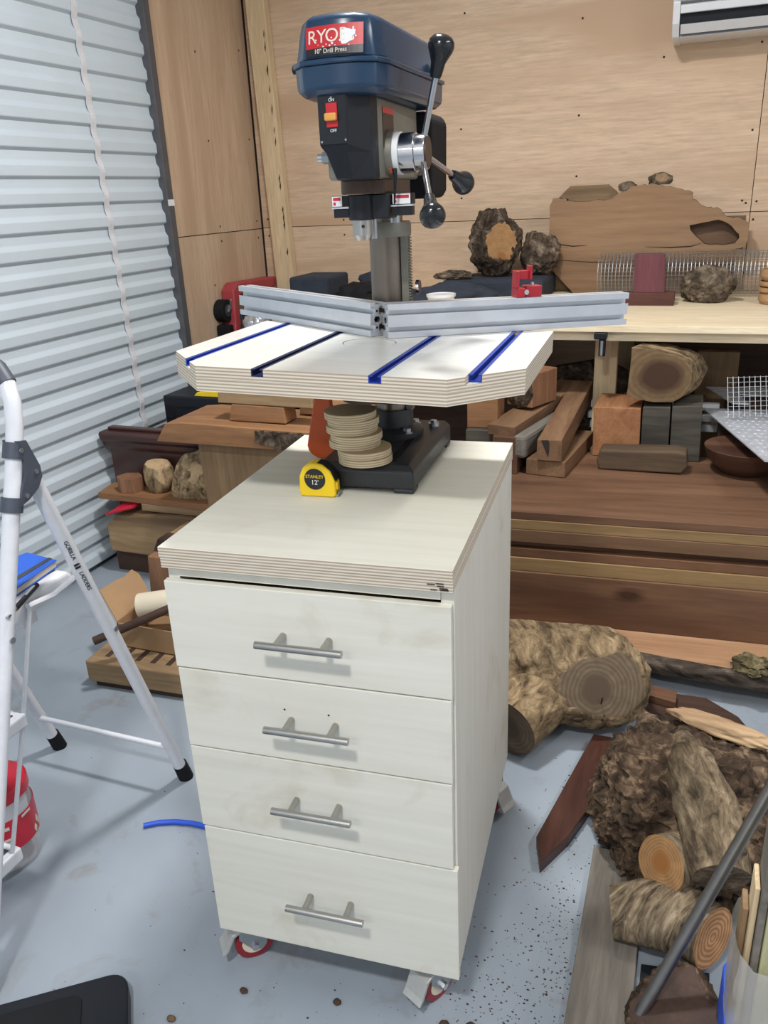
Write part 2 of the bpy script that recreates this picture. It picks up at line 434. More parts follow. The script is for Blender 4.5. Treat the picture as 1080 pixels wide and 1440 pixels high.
# ------------------------------------------------------------------ geometry helpers
class MB:
    def __init__(s):
        s.v, s.f, s.m, s.sm = [], [], [], []

    def add(s, verts, faces, mi=0, smooth=False, T=None):
        b = len(s.v)
        for p in verts:
            p = Vector(p)
            s.v.append(T @ p if T else p)
        for k, fc in enumerate(faces):
            s.f.append([b + i for i in fc])
            s.m.append(mi[k] if isinstance(mi, list) else mi)
            s.sm.append(smooth)
        return s

    def box(s, x0, x1, y0, y1, z0, z1, mi=0, side=None, T=None):
        vs = [(x, y, z) for z in (z0, z1) for y in (y0, y1) for x in (x0, x1)]
        fs = [(0, 2, 3, 1), (4, 5, 7, 6), (0, 1, 5, 4), (2, 6, 7, 3), (0, 4, 6, 2), (1, 3, 7, 5)]
        sd = mi if side is None else side
        return s.add(vs, fs, [mi, mi, sd, sd, sd, sd], False, T)

    def prism(s, poly, z0, z1, mi=0, side=None, T=None, smooth=False, inset=0.0):
        """poly CCW in XY, extruded z0..z1"""
        n = len(poly)
        if inset:
            cx = sum(p[0] for p in poly) / n
            cy = sum(p[1] for p in poly) / n
            top = [(p[0] + (cx - p[0]) * inset, p[1] + (cy - p[1]) * inset) for p in poly]
        else:
            top = poly
        vs = [(p[0], p[1], z0) for p in poly] + [(p[0], p[1], z1) for p in top]
        sd = mi if side is None else side
        fs = [list(range(n))[::-1], list(range(n, 2 * n))] + [(i, (i + 1) % n, n + (i + 1) % n, n + i) for i in range(n)]
        return s.add(vs, fs, [mi, mi] + [sd] * n, smooth, T)

    def holed(s, outer, holes, z0, z1, mi=0, side=None, hole=None, T=None):
        loops = [outer] + holes
        bmf = bmesh.new()
        es, idx = [], {}
        for lp in loops:
            vv = [bmf.verts.new((p[0], p[1], 0)) for p in lp]
            for q in vv:
                idx[q] = len(idx)
            es += [bmf.edges.new((vv[i], vv[(i + 1) % len(vv)])) for i in range(len(vv))]
        res = bmesh.ops.triangle_fill(bmf, use_beauty=True, use_dissolve=False, edges=es)
        tris = [[idx[q] for q in g_.verts] for g_ in res['geom'] if isinstance(g_, bmesh.types.BMFace)]
        bmf.free()
        flat = [p for lp in loops for p in lp]
        n = len(flat)
        vs = [(p[0], p[1], z0) for p in flat] + [(p[0], p[1], z1) for p in flat]
        fs, ms = [], []
        for t in tris:
            a, b, c = [flat[i] for i in t]
            ccw = (b[0] - a[0]) * (c[1] - a[1]) - (b[1] - a[1]) * (c[0] - a[0]) > 0
            t2 = tuple(t) if ccw else tuple(t)[::-1]
            fs += [tuple(i + n for i in t2), t2[::-1]]
            ms += [mi, mi]
        k = 0
        for li, lp in enumerate(loops):
            L = len(lp)
            for i in range(L):
                a, b = k + i, k + (i + 1) % L
                fs.append((a, b, b + n, a + n) if li == 0 else (a, b, b + n, a + n))
                ms.append((mi if side is None else side) if li == 0 else (hole if hole is not None else mi))
            k += L
        return s.add(vs, fs, ms, False, T)

    def loft(s, secs, mi=0, smooth=False, caps=(True, True), T=None, capmi=None):
        """secs: list of equally long closed loops of 3D points"""
        n = len(secs[0])
        vs = [p for sc in secs for p in sc]
        fs, ms = [], []
        for k in range(len(secs) - 1):
            for i in range(n):
                j = (i + 1) % n
                fs.append((k * n + i, k * n + j, (k + 1) * n + j, (k + 1) * n + i))
                ms.append(mi)
        if caps[0]:
            fs.append(tuple(range(n))[::-1])
            ms.append(mi if capmi is None else capmi)
        if caps[1]:
            b = (len(secs) - 1) * n
            fs.append(tuple(range(b, b + n)))
            ms.append(mi if capmi is None else capmi)
        return s.add(vs, fs, ms, smooth, T)

    def cyl(s, p0, p1, r0, r1=None, n=20, mi=0, caps=(True, True), smooth=True, capmi=None):
        r1 = r0 if r1 is None else r1
        p0, p1 = Vector(p0), Vector(p1)
        d = (p1 - p0).normalized()
        a = d.orthogonal().normalized()
        b = d.cross(a)
        secs = [[p + (a * math.cos(t) + b * math.sin(t)) * r for t in [2 * PI * i / n for i in range(n)]] for p, r in ((p0, r0), (p1, r1))]
        return s.loft(secs, mi, smooth, caps, None, capmi)

    def tube(s, pts, r, n=8, mi=0, caps=(True, True), smooth=True, capmi=None):
        pts = [Vector(p) for p in pts]
        rs = r if isinstance(r, (list, tuple)) else [r] * len(pts)
        secs = []
        a = None
        for i, p in enumerate(pts):
            t = (pts[min(i + 1, len(pts) - 1)] - pts[max(i - 1, 0)]).normalized()
            if a is None:
                a = t.orthogonal().normalized()
            else:
                a = (a - t * a.dot(t)).normalized()
            b = t.cross(a)
            secs.append([p + (a * math.cos(q) + b * math.sin(q)) * rs[i] for q in [2 * PI * k / n for k in range(n)]])
        return s.loft(secs, mi, smooth, caps, None, capmi)

    def lathe(s, prof, n=28, mi=0, T=None, smooth=True):
        secs = [[(r * math.cos(2 * PI * i / n), r * math.sin(2 * PI * i / n), z) for i in range(n)] for r, z in prof]
        return s.loft(secs, mi, smooth, (True, True), T)

    def build(s, name, mats, parent=None, bev=0.0, loc=None, seg=2):
        me = bpy.data.meshes.new(name)
        off = Vector(loc) if loc else Vector((0, 0, 0))
        me.from_pydata([tuple(p - off) for p in s.v], [], s.f)
        mats = mats if isinstance(mats, (list, tuple)) else [mats]
        for k in mats:
            me.materials.append(M[k] if isinstance(k, str) else k)
        me.polygons.foreach_set('material_index', s.m)
        me.polygons.foreach_set('use_smooth', s.sm)
        me.update()
        if any(s.sm):
            me.set_sharp_from_angle(angle=0.7)
        return link(name, me, parent, bev, off, seg)


def link(name, me, parent=None, bev=0.0, off=(0, 0, 0), seg=2):
    o = bpy.data.objects.new(name, me)
    COL.objects.link(o)
    o.location = off
    if parent:
        o.parent = parent
    if bev:
        b = o.modifiers.new('bevel', 'BEVEL')
        b.width = bev
        b.segments = seg
        b.limit_method = 'ANGLE'
        b.angle_limit = 0.6
    return o


def tag(o, label=None, cat=None, group=None, kind=None):
    if label:
        o['label'] = label
    if cat:
        o['category'] = cat
    if group:
        o['group'] = group
    if kind:
        o['kind'] = kind
    return o


def thing(name, label, cat, loc=(0, 0, 0), rot=(0, 0, 0), group=None):
    o = bpy.data.objects.new(name, None)
    o.empty_display_size = 0.05
    COL.objects.link(o)
    o.location = loc
    o.rotation_euler = rot
    return tag(o, label, cat, group)


def text(name, body, size, T, mat, parent, extrude=0.0002, xscale=1.0):
    cu = bpy.data.curves.new(name, 'FONT')
    cu.body = body
    cu.size = size
    cu.extrude = extrude
    cu.align_x = 'CENTER'
    cu.align_y = 'CENTER'
    tmp = bpy.data.objects.new(name, cu)
    COL.objects.link(tmp)
    dg = bpy.context.evaluated_depsgraph_get()
    me = bpy.data.meshes.new_from_object(tmp.evaluated_get(dg))
    bpy.data.objects.remove(tmp)
    me.transform(T @ Matrix.Scale(xscale, 4, (1, 0, 0)))
    me.materials.clear()
    me.materials.append(M[mat])
    return link(name, me, parent)


def frame(o, x, z):
    """matrix with origin o, local x along x and local z along z"""
    x, z = Vector(x).normalized(), Vector(z).normalized()
    y = z.cross(x).normalized()
    x = y.cross(z)
    return Matrix(((x.x, y.x, z.x, o[0]), (x.y, y.y, z.y, o[1]), (x.z, y.z, z.z, o[2]), (0, 0, 0, 1)))


def fnoise(p, f, seed):
    return noise.noise(Vector((p.x * f + seed * 7.3, p.y * f - seed * 3.1, p.z * f + seed * 1.7)))


def rough_blob(name, mats, center, axes, seed, amp=0.12, detail=4, cuts=(), rot=(0, 0, 0), ridged=0.0, parent=None, fine=0.03, base=None, cyl=False, pits=0.0):
    """noise-displaced lump; cuts = planes (point, normal) sawn flat, each with material 1"""
    bm = bmesh.new()
    bmesh.ops.create_icosphere(bm, subdivisions=detail, radius=1.0)
    R = Euler(rot).to_matrix()
    c = Vector(center)
    flat = set()
    for v in bm.verts:
        p = v.co.copy()
        d = 1 + amp * (fnoise(p, 1.3, seed) * 1.2 + fnoise(p, 2.9, seed + 1) * 0.8) + fine * fnoise(p, 9, seed + 2) + fine * 0.8 * fnoise(p, 19, seed + 5)
        if ridged:
            d += ridged * (0.5 - abs(fnoise(p, 4.3, seed + 3))) * 0.5
        if pits:
            d += pits * (abs(fnoise(p, 6.5, seed + 7)) - 0.25) + pits * 0.6 * (abs(fnoise(p, 15, seed + 8)) - 0.25) + pits * 0.35 * fnoise(p, 31, seed + 9)
        if cyl and abs(p.x) < 0.9999:
            kk = math.sqrt((1 - abs(p.x) ** 5) / (1 - p.x * p.x))
            p = Vector((p.x, p.y * kk, p.z * kk))
        q = R @ Vector((p.x * axes[0] * d, p.y * axes[1] * d, p.z * axes[2] * d)) + c
        for pt, nm in cuts:
            nm = Vector(nm).normalized()
            h = (q - Vector(pt)).dot(nm)
            if h > 0:
                q -= nm * h
                flat.add(v.index)
        if base is not None and q.z < base:
            q.z = base
        v.co = q
    me = bpy.data.meshes.new(name)
    org = Vector((c.x, c.y, base if base is not None else c.z))
    if len(cuts) and len(mats) > 1:
        # ring materials run round the first cut's centre and normal: keep that as the local X axis
        pt, nm = cuts[0]
        F = frame(pt, nm, Vector(nm).orthogonal() if abs(Vector(nm).normalized().z) > 0.9 else (0, 0, 1))
    else:
        F = Matrix.Translation(org)
    Fi = F.inverted()
    bm.to_mesh(me)
    bm.free()
    for k in mats:
        me.materials.append(M[k])
    for pl in me.polygons:
        pl.use_smooth = True
        if cuts and all(i in flat for i in pl.vertices):
            pl.material_index = min(1, len(mats) - 1)
            pl.use_smooth = False
    me.transform(Fi)
    me.update()
    me.set_sharp_from_angle(angle=0.9)
    o = link(name, me, parent)
    o.matrix_world = F
    return o


def log(name, mats, pts, radii, seed, n=40, seg=26, amp=0.06, ends=True, squash=1.0):
    """a bent log whose last point is the sawn end in view; local X is that end's normal"""
    pts = [Vector(p) for p in pts]
    end, d = pts[-1], (pts[-1] - pts[-2]).normalized()
    F = frame(end, d, (0, 0, 1))
    Fi = F.inverted()
    mb = MB()
    secs = []
    a = None
    for i in range(seg + 1):
        t = i / seg * (len(pts) - 1)
        k = min(int(t), len(pts) - 2)
        u = t - k
        p = pts[k].lerp(pts[k + 1], u)
        r = radii[k] * (1 - u) + radii[k + 1] * u
        tg = (pts[k + 1] - pts[k]).normalized()
        if a is None:
            a = tg.orthogonal().normalized()
        a = (a - tg * a.dot(tg)).normalized()
        b = tg.cross(a)
        lp = []
        for q in range(n):
            th = 2 * PI * q / n
            dr = a * math.cos(th) + b * math.sin(th)
            w = p + dr * r
            rr = r * (1 + amp * (noise.noise(w * 9 + Vector((seed, 0, 0))) + 0.5 * noise.noise(w * 30 + Vector((0, seed, 0)))))
            lp.append(Fi @ (p + dr * rr))
        secs.append(lp)
    mb.loft(secs, 0, True, (False, True), None, 1)
    mb.add(secs[0], [list(range(n))[::-1]], 0)
    o = mb.build(name, mats)
    o.matrix_world = F
    return o


CA = 0.0872
cca, sca = math.cos(CA), math.sin(CA)


def cabw(a, b, z):
    return Vector((a * cca - b * sca, a * sca + b * cca, z))

# ================================================================== the setting
mb = MB().box(-1.95, 2.65, -4.05, 3.05, -0.06, 0.0)
tag(mb.build('floor', 'floor'), kind='structure')
tag(MB().box(-1.95, 2.65, -4.05, 3.05, 3.0, 3.05).build('ceiling', 'white_plastic'), kind='structure')

XL, YB = -1.877, 2.95
wb = tag(MB().box(-1.95, 2.65, YB + 0.012, YB + 0.08, 0, 3.0).build('wall_back', 'gap'), kind='structure')
for x0, x1 in ((-1.869, 0.4145), (0.4175, 2.58)):
    for z0, z1 in ((0.0, 1.2085), (1.2115, 2.425), (2.428, 3.0)):
        MB().box(x0, x1, YB, YB + 0.012, z0, z1).build('panel', 'wall_ply', wb)
wl = tag(MB().box(-1.95, XL - 0.012, 2.17, YB, 0, 3.0).build('wall_left', 'gap'), kind='structure')
for z0, z1 in ((0.0, 1.2045), (1.2085, 2.42), (2.423, 3.0)):
    MB().box(XL - 0.012, XL, 2.172, YB - 0.006, z0, z1).build('panel', 'wall_ply_v', wl)
# dark screw heads in the sheets
sm = MB()
for x, z in ((0.38, 1.255), (0.375, 1.17), (0.395, 1.245), (0.39, 1.175), (0.435, 1.25), (0.43, 1.18), (-1.42, 1.235), (-1.42, 1.165), (-1.4, 1.58), (-1.1, 1.99),
             (-0.8, 2.05), (-0.3, 1.98), (-0.3, 1.62), (-0.3, 1.38), (0.03, 1.81), (0.39, 1.83), (0.39, 1.52), (-0.82, 1.6), (-0.82, 1.31), (-1.84, 1.25), (-1.84, 1.17)):
    sm.cyl((x, YB + 0.001, z), (x, YB - 0.0015, z), 0.0045, n=8)
tag(sm.build('screw_heads', 'gap', wb), kind='stuff')
sm = MB()
for y, z in ((2.55, 1.235), (2.55, 1.17), (2.9, 1.245), (2.9, 1.165), (2.53, 1.6), (2.9, 1.62), (2.5, 1.95), (2.88, 2.0), (2.45, 0.98)):
    sm.cyl((XL - 0.001, y, z), (XL + 0.0015, y, z), 0.0045, n=8)
tag(sm.build('screw_heads', 'gap', wl), kind='stuff')

wr = tag(MB().box(2.58, 2.65, -4.0, YB, 0, 3.0).build('wall_right', 'white_plastic'), kind='structure')
wf = tag(MB().box(-1.95, 2.65, -4.05, -4.0, 0, 3.0).build('wall_front', 'white_plastic'), kind='structure')

# roller door: one corrugation per slat, plus guide rail, strap and bottom bar
P = 0.089
door = MB().box(-1.95, -1.925, -4.0, 2.17, 0, 3.0).build('door_1', 'door')
tag(door, 'pale grey corrugated steel roller door with a white strap', None, kind='structure')
prof = [(0.000, 0.0), (0.012, 0.009), (0.0135, 0.012), (0.0135, 0.042), (0.0115, 0.046), (0.004, 0.057), (0.0022, 0.061), (0.0, 0.0889)]
vs, fs = [], []
for y in (-4.0, 2.13):
    for x, z in prof:
        vs.append((x, y, z))
n = len(prof)
for i in range(n - 1):
    fs.append((i, n + i, n + i + 1, i + 1))
smesh = bpy.data.meshes.new('slat')
smesh.from_pydata(vs, [], fs)
smesh.materials.append(M['door'])
smesh.update()
z0 = 1.447 - 16 * P
for k in range(33):
    o = link('slat', smesh, door, 0, (-1.889, 0, z0 + k * P - 0.007))
    if z0 + k * P < 0:
        o.location.z = 0.002
gm = MB()
for k in (0, 3):
    gm.box(-1.893, -1.8885, -4.0, 2.13, z0 + (4 + 7 * k // 3 + 5) * P + 0.003, z0 + (4 + 7 * k // 3 + 5) * P + 0.004)
gm.build('lap_joint', 'track', door)
# guide rail
g = MB().box(-1.93, -1.852, 2.128, 2.168, 0, 3.0).build('guide_rail', 'track', door, 0.002)
MB().box(-1.8525, -1.8505, 2.126, 2.1685, 1.335, 1.36).build('tape_mark', 'white_print', g)
# strap hanging over the corrugations
st = []
for i in range(0, 221):
    z = 0.44 + i * (2.5 / 220)
    ph = ((z - z0 + 0.007) % P) / P
    st.append((0.0105 + 0.004 * math.sin(2 * PI * (ph - 0.08)), z))
sv, sf = [], []
for x, z in st:
    yc = 1.79 - 0.028 * (z - 0.5)
    for y in (-0.014, 0.014):
        sv.append((-1.889 + x + 0.0035, yc + y, z))
        sv.append((-1.889 + x + 0.0005, yc + y, z))
for i in range(len(st) - 1):
    b = 4 * i
    sf += [(b, b + 2, b + 6, b + 4), (b + 2, b + 3, b + 7, b + 6), (b + 1, b, b + 4, b + 5)]
me = bpy.data.meshes.new('strap')
me.from_pydata(sv, [], sf)
me.materials.append(M['strap'])
link('strap', me, door)

# stud leaning in the corner
mb = MB()
mb.loft([[(-1.764, 2.895, 0.0), (-1.664, 2.895, 0.0), (-1.664, 2.945, 0.0), (-1.764, 2.945, 0.0)],
         [(-1.852, 2.895, 2.95), (-1.758, 2.895, 2.95), (-1.758, 2.945, 2.95), (-1.852, 2.945, 2.95)]])
stud = thing('timber_stud', 'pale pine stud with a bark edge standing in the plywood corner', 'timber', (-1.71, 2.92, 0))
for o in (mb.build('stud_body', 'pine', None, 0.003),):
    o.parent = stud
    o.location = -Vector((-1.71, 2.92, 0))
mb = MB()
random.seed(4)
for i in range(46):
    z = 0.95 + i * 0.044 + random.uniform(-.01, .01)
    if random.random() < 0.55:
        continue
    x = -1.664 - (z / 2.95) * 0.094
    w = random.uniform(0.001, 0.006)
    mb.prism([(x - 0.016 - w, z), (x - 0.016, z - random.uniform(.01, .03)), (x - 0.012, z + .004), (x - 0.014, z + random.uniform(.015, .03))], 0, 0.0012,
             T=Matrix.Translation((0, 2.895, 0)) @ Matrix(((1, 0, 0, 0), (0, 0, -1, 0), (0, 1, 0, 0), (0, 0, 0, 1))))
o = mb.build('bark_streak', 'bark_dark', stud)
o.location = -Vector((-1.71, 2.92, 0))
o['kind'] = 'stuff'

# ------------------------------------------------------------------ wall air conditioner
ac = thing('air_conditioner', 'white split-system air conditioner high on the plywood wall', 'air conditioner', (0.48, 2.95, 1.845))
T = Matrix.Translation((-0.48, -2.95, -1.845))
Pz = Matrix(((0, 0, 1, 0), (1, 0, 0, 0), (0, 1, 0, 0), (0, 0, 0, 1)))   # prism (y,z) extruded along x
prof = [(2.949, 2.125), (2.775, 2.125), (2.745, 2.10), (2.738, 1.96), (2.752, 1.893), (2.79, 1.853), (2.83, 1.845), (2.949, 1.845)]
MB().prism(prof, 0.064, 0.09, T=T @ Pz).build('end_cap', 'white_plastic', ac, 0.003)
MB().prism(prof, 0.87, 0.896, T=T @ Pz).build('end_cap', 'white_plastic', ac, 0.003)
body = [(2.949, 2.12), (2.78, 2.12), (2.752, 2.10), (2.748, 1.967), (2.80, 1.945), (2.83, 1.88), (2.80, 1.853), (2.83, 1.849), (2.949, 1.849)]
MB().prism(body, 0.09, 0.87, T=T @ Pz).build('body', 'white_plastic', ac)
MB().prism([(2.752, 2.105), (2.738, 2.10), (2.732, 1.966), (2.75, 1.963)], 0.064, 0.896, T=T @ Pz).build('front_panel', 'white_plastic', ac, 0.003)
MB().prism([(2.748, 1.955), (2.738, 1.948), (2.742, 1.925), (2.752, 1.924)], 0.091, 0.869, T=T @ Pz).build('trim_strip', 'white_plastic', ac, 0.002)
MB().prism([(2.775, 1.946), (2.765, 1.94), (2.775, 1.88), (2.80, 1.868), (2.815, 1.90)], 0.0915, 0.8685, T=T @ Pz).build('outlet', 'black_plastic', ac)
MB().prism([(2.766, 1.892), (2.757, 1.888), (2.785, 1.861), (2.792, 1.866)], 0.094, 0.866, T=T @ Pz).build('louvre', 'white_plastic', ac, 0.001)

# ------------------------------------------------------------------ bench along the back wall
bench = thing('workbench', 'long pine workbench along the plywood back wall', 'workbench', (0.05, 2.42, 0))
T = Matrix.Translation((-0.05, -2.42, 0))
MB().box(-1.25, 1.7, 1.9, 2.94, 0.878, 0.9, T=T).build('bench_top', 'pine_x', bench, 0.001)
MB().box(-1.23, 1.68, 1.925, 1.963, 0.845, 0.878, T=T).build('apron', 'pine_x', bench, 0.001)
for x in (-1.2, -0.079, 1.6):
    MB().box(x, x + 0.08, 2.085, 2.125, 0, 0.878, T=T).build('leg', 'pine', bench, 0.002)
    MB().box(x, x + 0.075, 2.88, 2.93, 0, 0.878, T=T).build('leg', 'pine', bench, 0.002)

# things under the bench, in its shade
tag(MB().prism([(-0.36, 0), (-0.30, 0.62), (-0.10, 0.66), (0.0, 0.61), (0.02, 0.0)][::-1], 2.55, 2.6, T=Matrix(((1, 0, 0, 0), (0, 0, 1, 0), (0, 1, 0, 0), (0, 0, 0, 1))))
    .build('bark_slab', 'bark_dark', loc=(-0.15, 2.57, 0)), 'dark bark slab standing in the shade under the workbench', 'timber')
tag(MB().box(0.27, 0.42, 2.45, 2.5, 0, 0.72).build('timber_board', 'tan_wood_z', loc=(0.34, 2.48, 0)), 'brown board standing upright under the bench behind the checker plate', 'board')
tag(MB().box(0.05, 1.4, 2.7, 2.72, 0, 0.80).build('timber_board', 'dark_board', loc=(0.7, 2.71, 0)), 'wide dark board at the back under the workbench', 'board')
tag(MB().box(-1.2, -0.42, 2.6, 2.63, 0, 0.82).build('timber_board', 'dark_board', loc=(-0.9, 2.61, 0)), 'dark panel under the bench behind the drill press column', 'board')

# black bar clamp hanging on the bench leg
cl = thing('bar_clamp', 'small black clamp gripping the bench edge above the leg', 'clamp', (-0.035, 1.9, 0.80))
T = Matrix.Translation((0.035, -1.9, -0.80))
MB().box(-0.046, -0.024, 1.905, 1.922, 0.795, 0.878, T=T).build('bar', 'black_plastic', cl, 0.002)
MB().box(-0.062, -0.02, 1.890, 1.924, 0.855, 0.876, T=T).build('jaw', 'black_plastic', cl, 0.003)
MB().cyl((-0.035, 1.897, 0.80), (-0.035, 1.897, 0.85), 0.006, n=10).build('screw', 'zinc', cl).location = (0.035, -1.9, -0.80)

# ================================================================== drill-press cabinet
cab = thing('drawer_cabinet', 'pale birch plywood cabinet with four drawers on casters', 'cabinet', (0, 0, 0), (0, 0, CA))
W_, D_ = 0.4416, 0.60
MB().box(-0.019, 0.0, 0.012, D_, 0.11, 0.833, 0).build('side_panel', 'birch_side', cab, 0.001)
MB().box(-W_, -W_ + 0.019, 0.012, D_, 0.11, 0.833, 0).build('side_panel', 'birch_side', cab, 0.001)
MB().box(-W_ + 0.019, -0.019, D_ - 0.012, D_, 0.11, 0.833).build('back_panel', 'birch_side', cab)
MB().box(-W_ + 0.019, -0.019, 0.014, D_ - 0.012, 0.111, 0.129).build('bottom_panel', 'birch', cab)
MB().box(-W_ + 0.019, -0.019, 0.010, 0.10, 0.8155, 0.833).build('top_rail', 'birch', cab)
wt = MB().box(-W_ - 0.002, 0.0015, -0.004, D_ + 0.001, 0.8505, 0.8675, 0, 1).build('worktop_sheet', ['birch_top', 'birch_edge'], cab, 0.0008)
MB().box(-W_ - 0.001, 0.0015, -0.003, D_ + 0.001, 0.8335, 0.8503, 0, 1).build('worktop_sheet', ['birch_top', 'birch_edge'], cab, 0.0008)
# chipped veneer at the front corner
mb = MB()
for i in range(7):
    y0 = random.uniform(0.836, 0.849)
    x0 = random.uniform(-0.024, -0.004)
    mb.box(x0 - random.uniform(.004, .012), x0, -0.0045, -0.0038, y0, y0 + 0.0012)
tag(mb.build('chip_mark', 'gap', wt), kind='stuff')
zs = [(0.6615, 0.811, -0.4436, -0.0022), (0.5130, 0.6590, -0.4416, -0.0035), (0.3475, 0.5105, -0.4410, -0.0045), (0.1095, 0.3450, -0.4385, 0.0025)]
hz = [0.738, 0.590, 0.4355, 0.233]
hx = [(-0.286, -0.153), (-0.287, -0.152), (-0.290, -0.158), (-0.284, -0.149)]
for (za, zb, xa, xb), z, (h0, h1) in zip(zs, hz, hx):
    dr = MB().box(xa, xb, -0.001, 0.0115, za, zb, 0).build('drawer', 'birch', cab, 0.0012)
    MB().box(xa + 0.03, xb - 0.03, 0.0116, D_ - 0.03, za + 0.012, zb - 0.035).build('drawer_box', 'ply_raw', dr)
    hb = MB()
    hb.cyl((h0, -0.035, z), (h1, -0.035, z), 0.0058, n=20)
    hm = (h0 + h1) / 2
    for x in (hm - 0.036, hm + 0.036):
        hb.cyl((x, -0.0005, z), (x, -0.034, z), 0.0052, n=16)
    hb.build('handle', 'steel', dr)
    for x in (hm - 0.046, hm + 0.026) if z == 0.590 else ():
        MB().cyl((x, -0.0012, z + 0.017), (x, -0.0006, z + 0.017), 0.0018, n=8).build('pilot_hole', 'gap', dr)


def caster(x, y, ang, pedal):
    T = Matrix.Translation((x, y, 0)) @ Matrix.Rotation(ang, 4, 'Z')
    c = MB()
    c.box(-0.035, 0.035, -0.03, 0.03, 0.1055, 0.1095, T=T)
    c.cyl(T @ Vector((0, 0, 0.094)), T @ Vector((0, 0, 0.1055)), 0.026, n=20)
    side = [(-0.026, 0.095), (-0.028, 0.06), (-0.004, 0.028), (0.012, 0.024), (0.022, 0.034), (0.026, 0.06), (0.026, 0.095)]
    for s in (-1, 1):
        Q = T @ Matrix(((1, 0, 0, -0.012), (0, 0, 1, s * 0.0185 - 0.0015), (0, 1, 0, 0), (0, 0, 0, 1)))
        c.prism([(p[0], p[1]) for p in side][::-1], 0, 0.003, T=Q)
    co = c.build('caster', 'zinc', cab, 0.0008)
    w = MB()
    for r, h, mi in ((0.0365, 0.013, 0), (0.024, 0.0145, 1)):
        w.cyl(T @ Vector((-0.012, -h, 0.0372)), T @ Vector((-0.012, h, 0.0372)), r, n=30, mi=mi)
    w.build('wheel', ['red_wheel', 'paper'], co, 0.002)
    MB().cyl(T @ Vector((-0.012, -0.026, 0.0372)), T @ Vector((-0.012, 0.026, 0.0372)), 0.007, n=6).build('axle_bolt', 'chrome', co)
    if pedal:
        p = MB()
        prof = [(-0.030, 0.086), (-0.052, 0.076), (-0.066, 0.046), (-0.074, 0.036), (-0.070, 0.032), (-0.061, 0.042), (-0.048, 0.070), (-0.030, 0.080)]
        Q = T @ Matrix(((1, 0, 0, 0), (0, 0, 1, -0.021), (0, 1, 0, 0), (0, 0, 0, 1)))
        p.prism(prof, 0, 0.042, T=Q)
        p.build('brake_pedal', 'pedal', co, 0.0012)
    return co


caster(-0.395, 0.06, PI / 2 - 0.95, True)
caster(-0.045, 0.062, PI / 2 - 0.55, True)
caster(-0.045, 0.545, PI - 0.5, True)
caster(-0.395, 0.54, PI / 2 + 2.4, False)

# ================================================================== drill press
DP = cabw(-0.207, 0.47, 0.8675)
dp = thing('drill_press', 'benchtop drill press with navy belt guard and three-spoke feed handle', 'drill press', DP, (0, 0, CA))
# base casting
mb = MB()
bo = [(-0.088, -0.195), (0.086, -0.195), (0.086, 0.113), (-0.088, 0.113)]
ins = [(-0.079, -0.183), (0.077, -0.183), (0.077, 0.104), (-0.079, 0.104)]
mb.loft([[(x, y, 0.008) for x, y in bo], [(x, y, 0.038) for x, y in bo], [(x, y, 0.049) for x, y in ins]])
for x0, x1 in ((-0.088, -0.058), (0.050, 0.086)):
    for y0, y1 in ((-0.195, -0.16), (0.078, 0.113)):
        mb.prism([(x0, y0), (x1, y0), (x1, y1), (x0, y1)], 0.0, 0.009)
base = mb.build('base', 'cast_dark', dp, 0.003)
for x in (-0.048, 0.036):
    MB().prism([(x, -0.17), (x + 0.012, -0.17), (x + 0.012, -0.03), (x, -0.03)], 0.0485, 0.0497).build('slot', 'black_rubber', base)
mb = MB()
mb.lathe([(0.056, 0.049), (0.056, 0.060), (0.050, 0.064), (0.038, 0.068), (0.038, 0.10), (0.0, 0.10)])
fl = mb.build('column_flange', 'cast_dark', dp)
for q in (-0.75, 0.75, 2.4, 3.9):
    x, y = 0.047 * math.cos(q), 0.047 * math.sin(q)
    MB().cyl((x, y, 0.06), (x, y, 0.069), 0.008, n=6).cyl((x, y, 0.06), (x, y, 0.062), 0.011, n=16).build('bolt', 'zinc', fl)
for x, y in ((0.064, 0.06),):
    MB().cyl((x, y, 0.049), (x, y, 0.056), 0.011, n=14).cyl((x, y, 0.056), (x, y, 0.061), 0.007, n=6).build('bolt', 'zinc', base)
MB().cyl((0, 0, 0.05), (0, 0, 0.60), 0.0295, n=36).build('column', 'column_steel', dp)
# rack, top ring and bottom ring
rk = MB().box(0.028, 0.041, -0.012, 0.008, 0.098, 0.408)
rack = rk.build('rack', 'cast_grey', dp, 0.001)
mb = MB()
for i in range(30):
    z = 0.26 + i * 0.0048
    mb.box(0.041, 0.044, -0.010, 0.006, z, z + 0.0026)
tag(mb.build('rack_teeth', 'cast_grey', rack), kind='stuff')
mb = MB()
mb.lathe([(0.030, 0.404), (0.043, 0.404), (0.044, 0.408), (0.044, 0.424), (0.042, 0.428), (0.030, 0.428)], 32)
mb.build('rack_ring', 'cast_grey', dp)
# table bracket with the original cast table
mb = MB()
mb.cyl((0, 0, 0.115), (0, 0, 0.185), 0.043, n=30)
mb.box(-0.028, 0.028, -0.135, -0.03, 0.145, 0.18)
mb.box(0.03, 0.066, -0.02, 0.02, 0.125, 0.175)
br = mb.build('table_bracket', 'cast_dark', dp, 0.002)
MB().cyl((0, -0.135, 0.172), (0, -0.135, 0.190), 0.085, n=40).cyl((0, -0.135, 0.15), (0, -0.135, 0.172), 0.05, n=30).build('cast_table', 'brown_iron', br)
MB().cyl((0.066, 0, 0.15), (0.085, 0, 0.15), 0.009, n=12).build('clamp_screw', 'zinc', br)
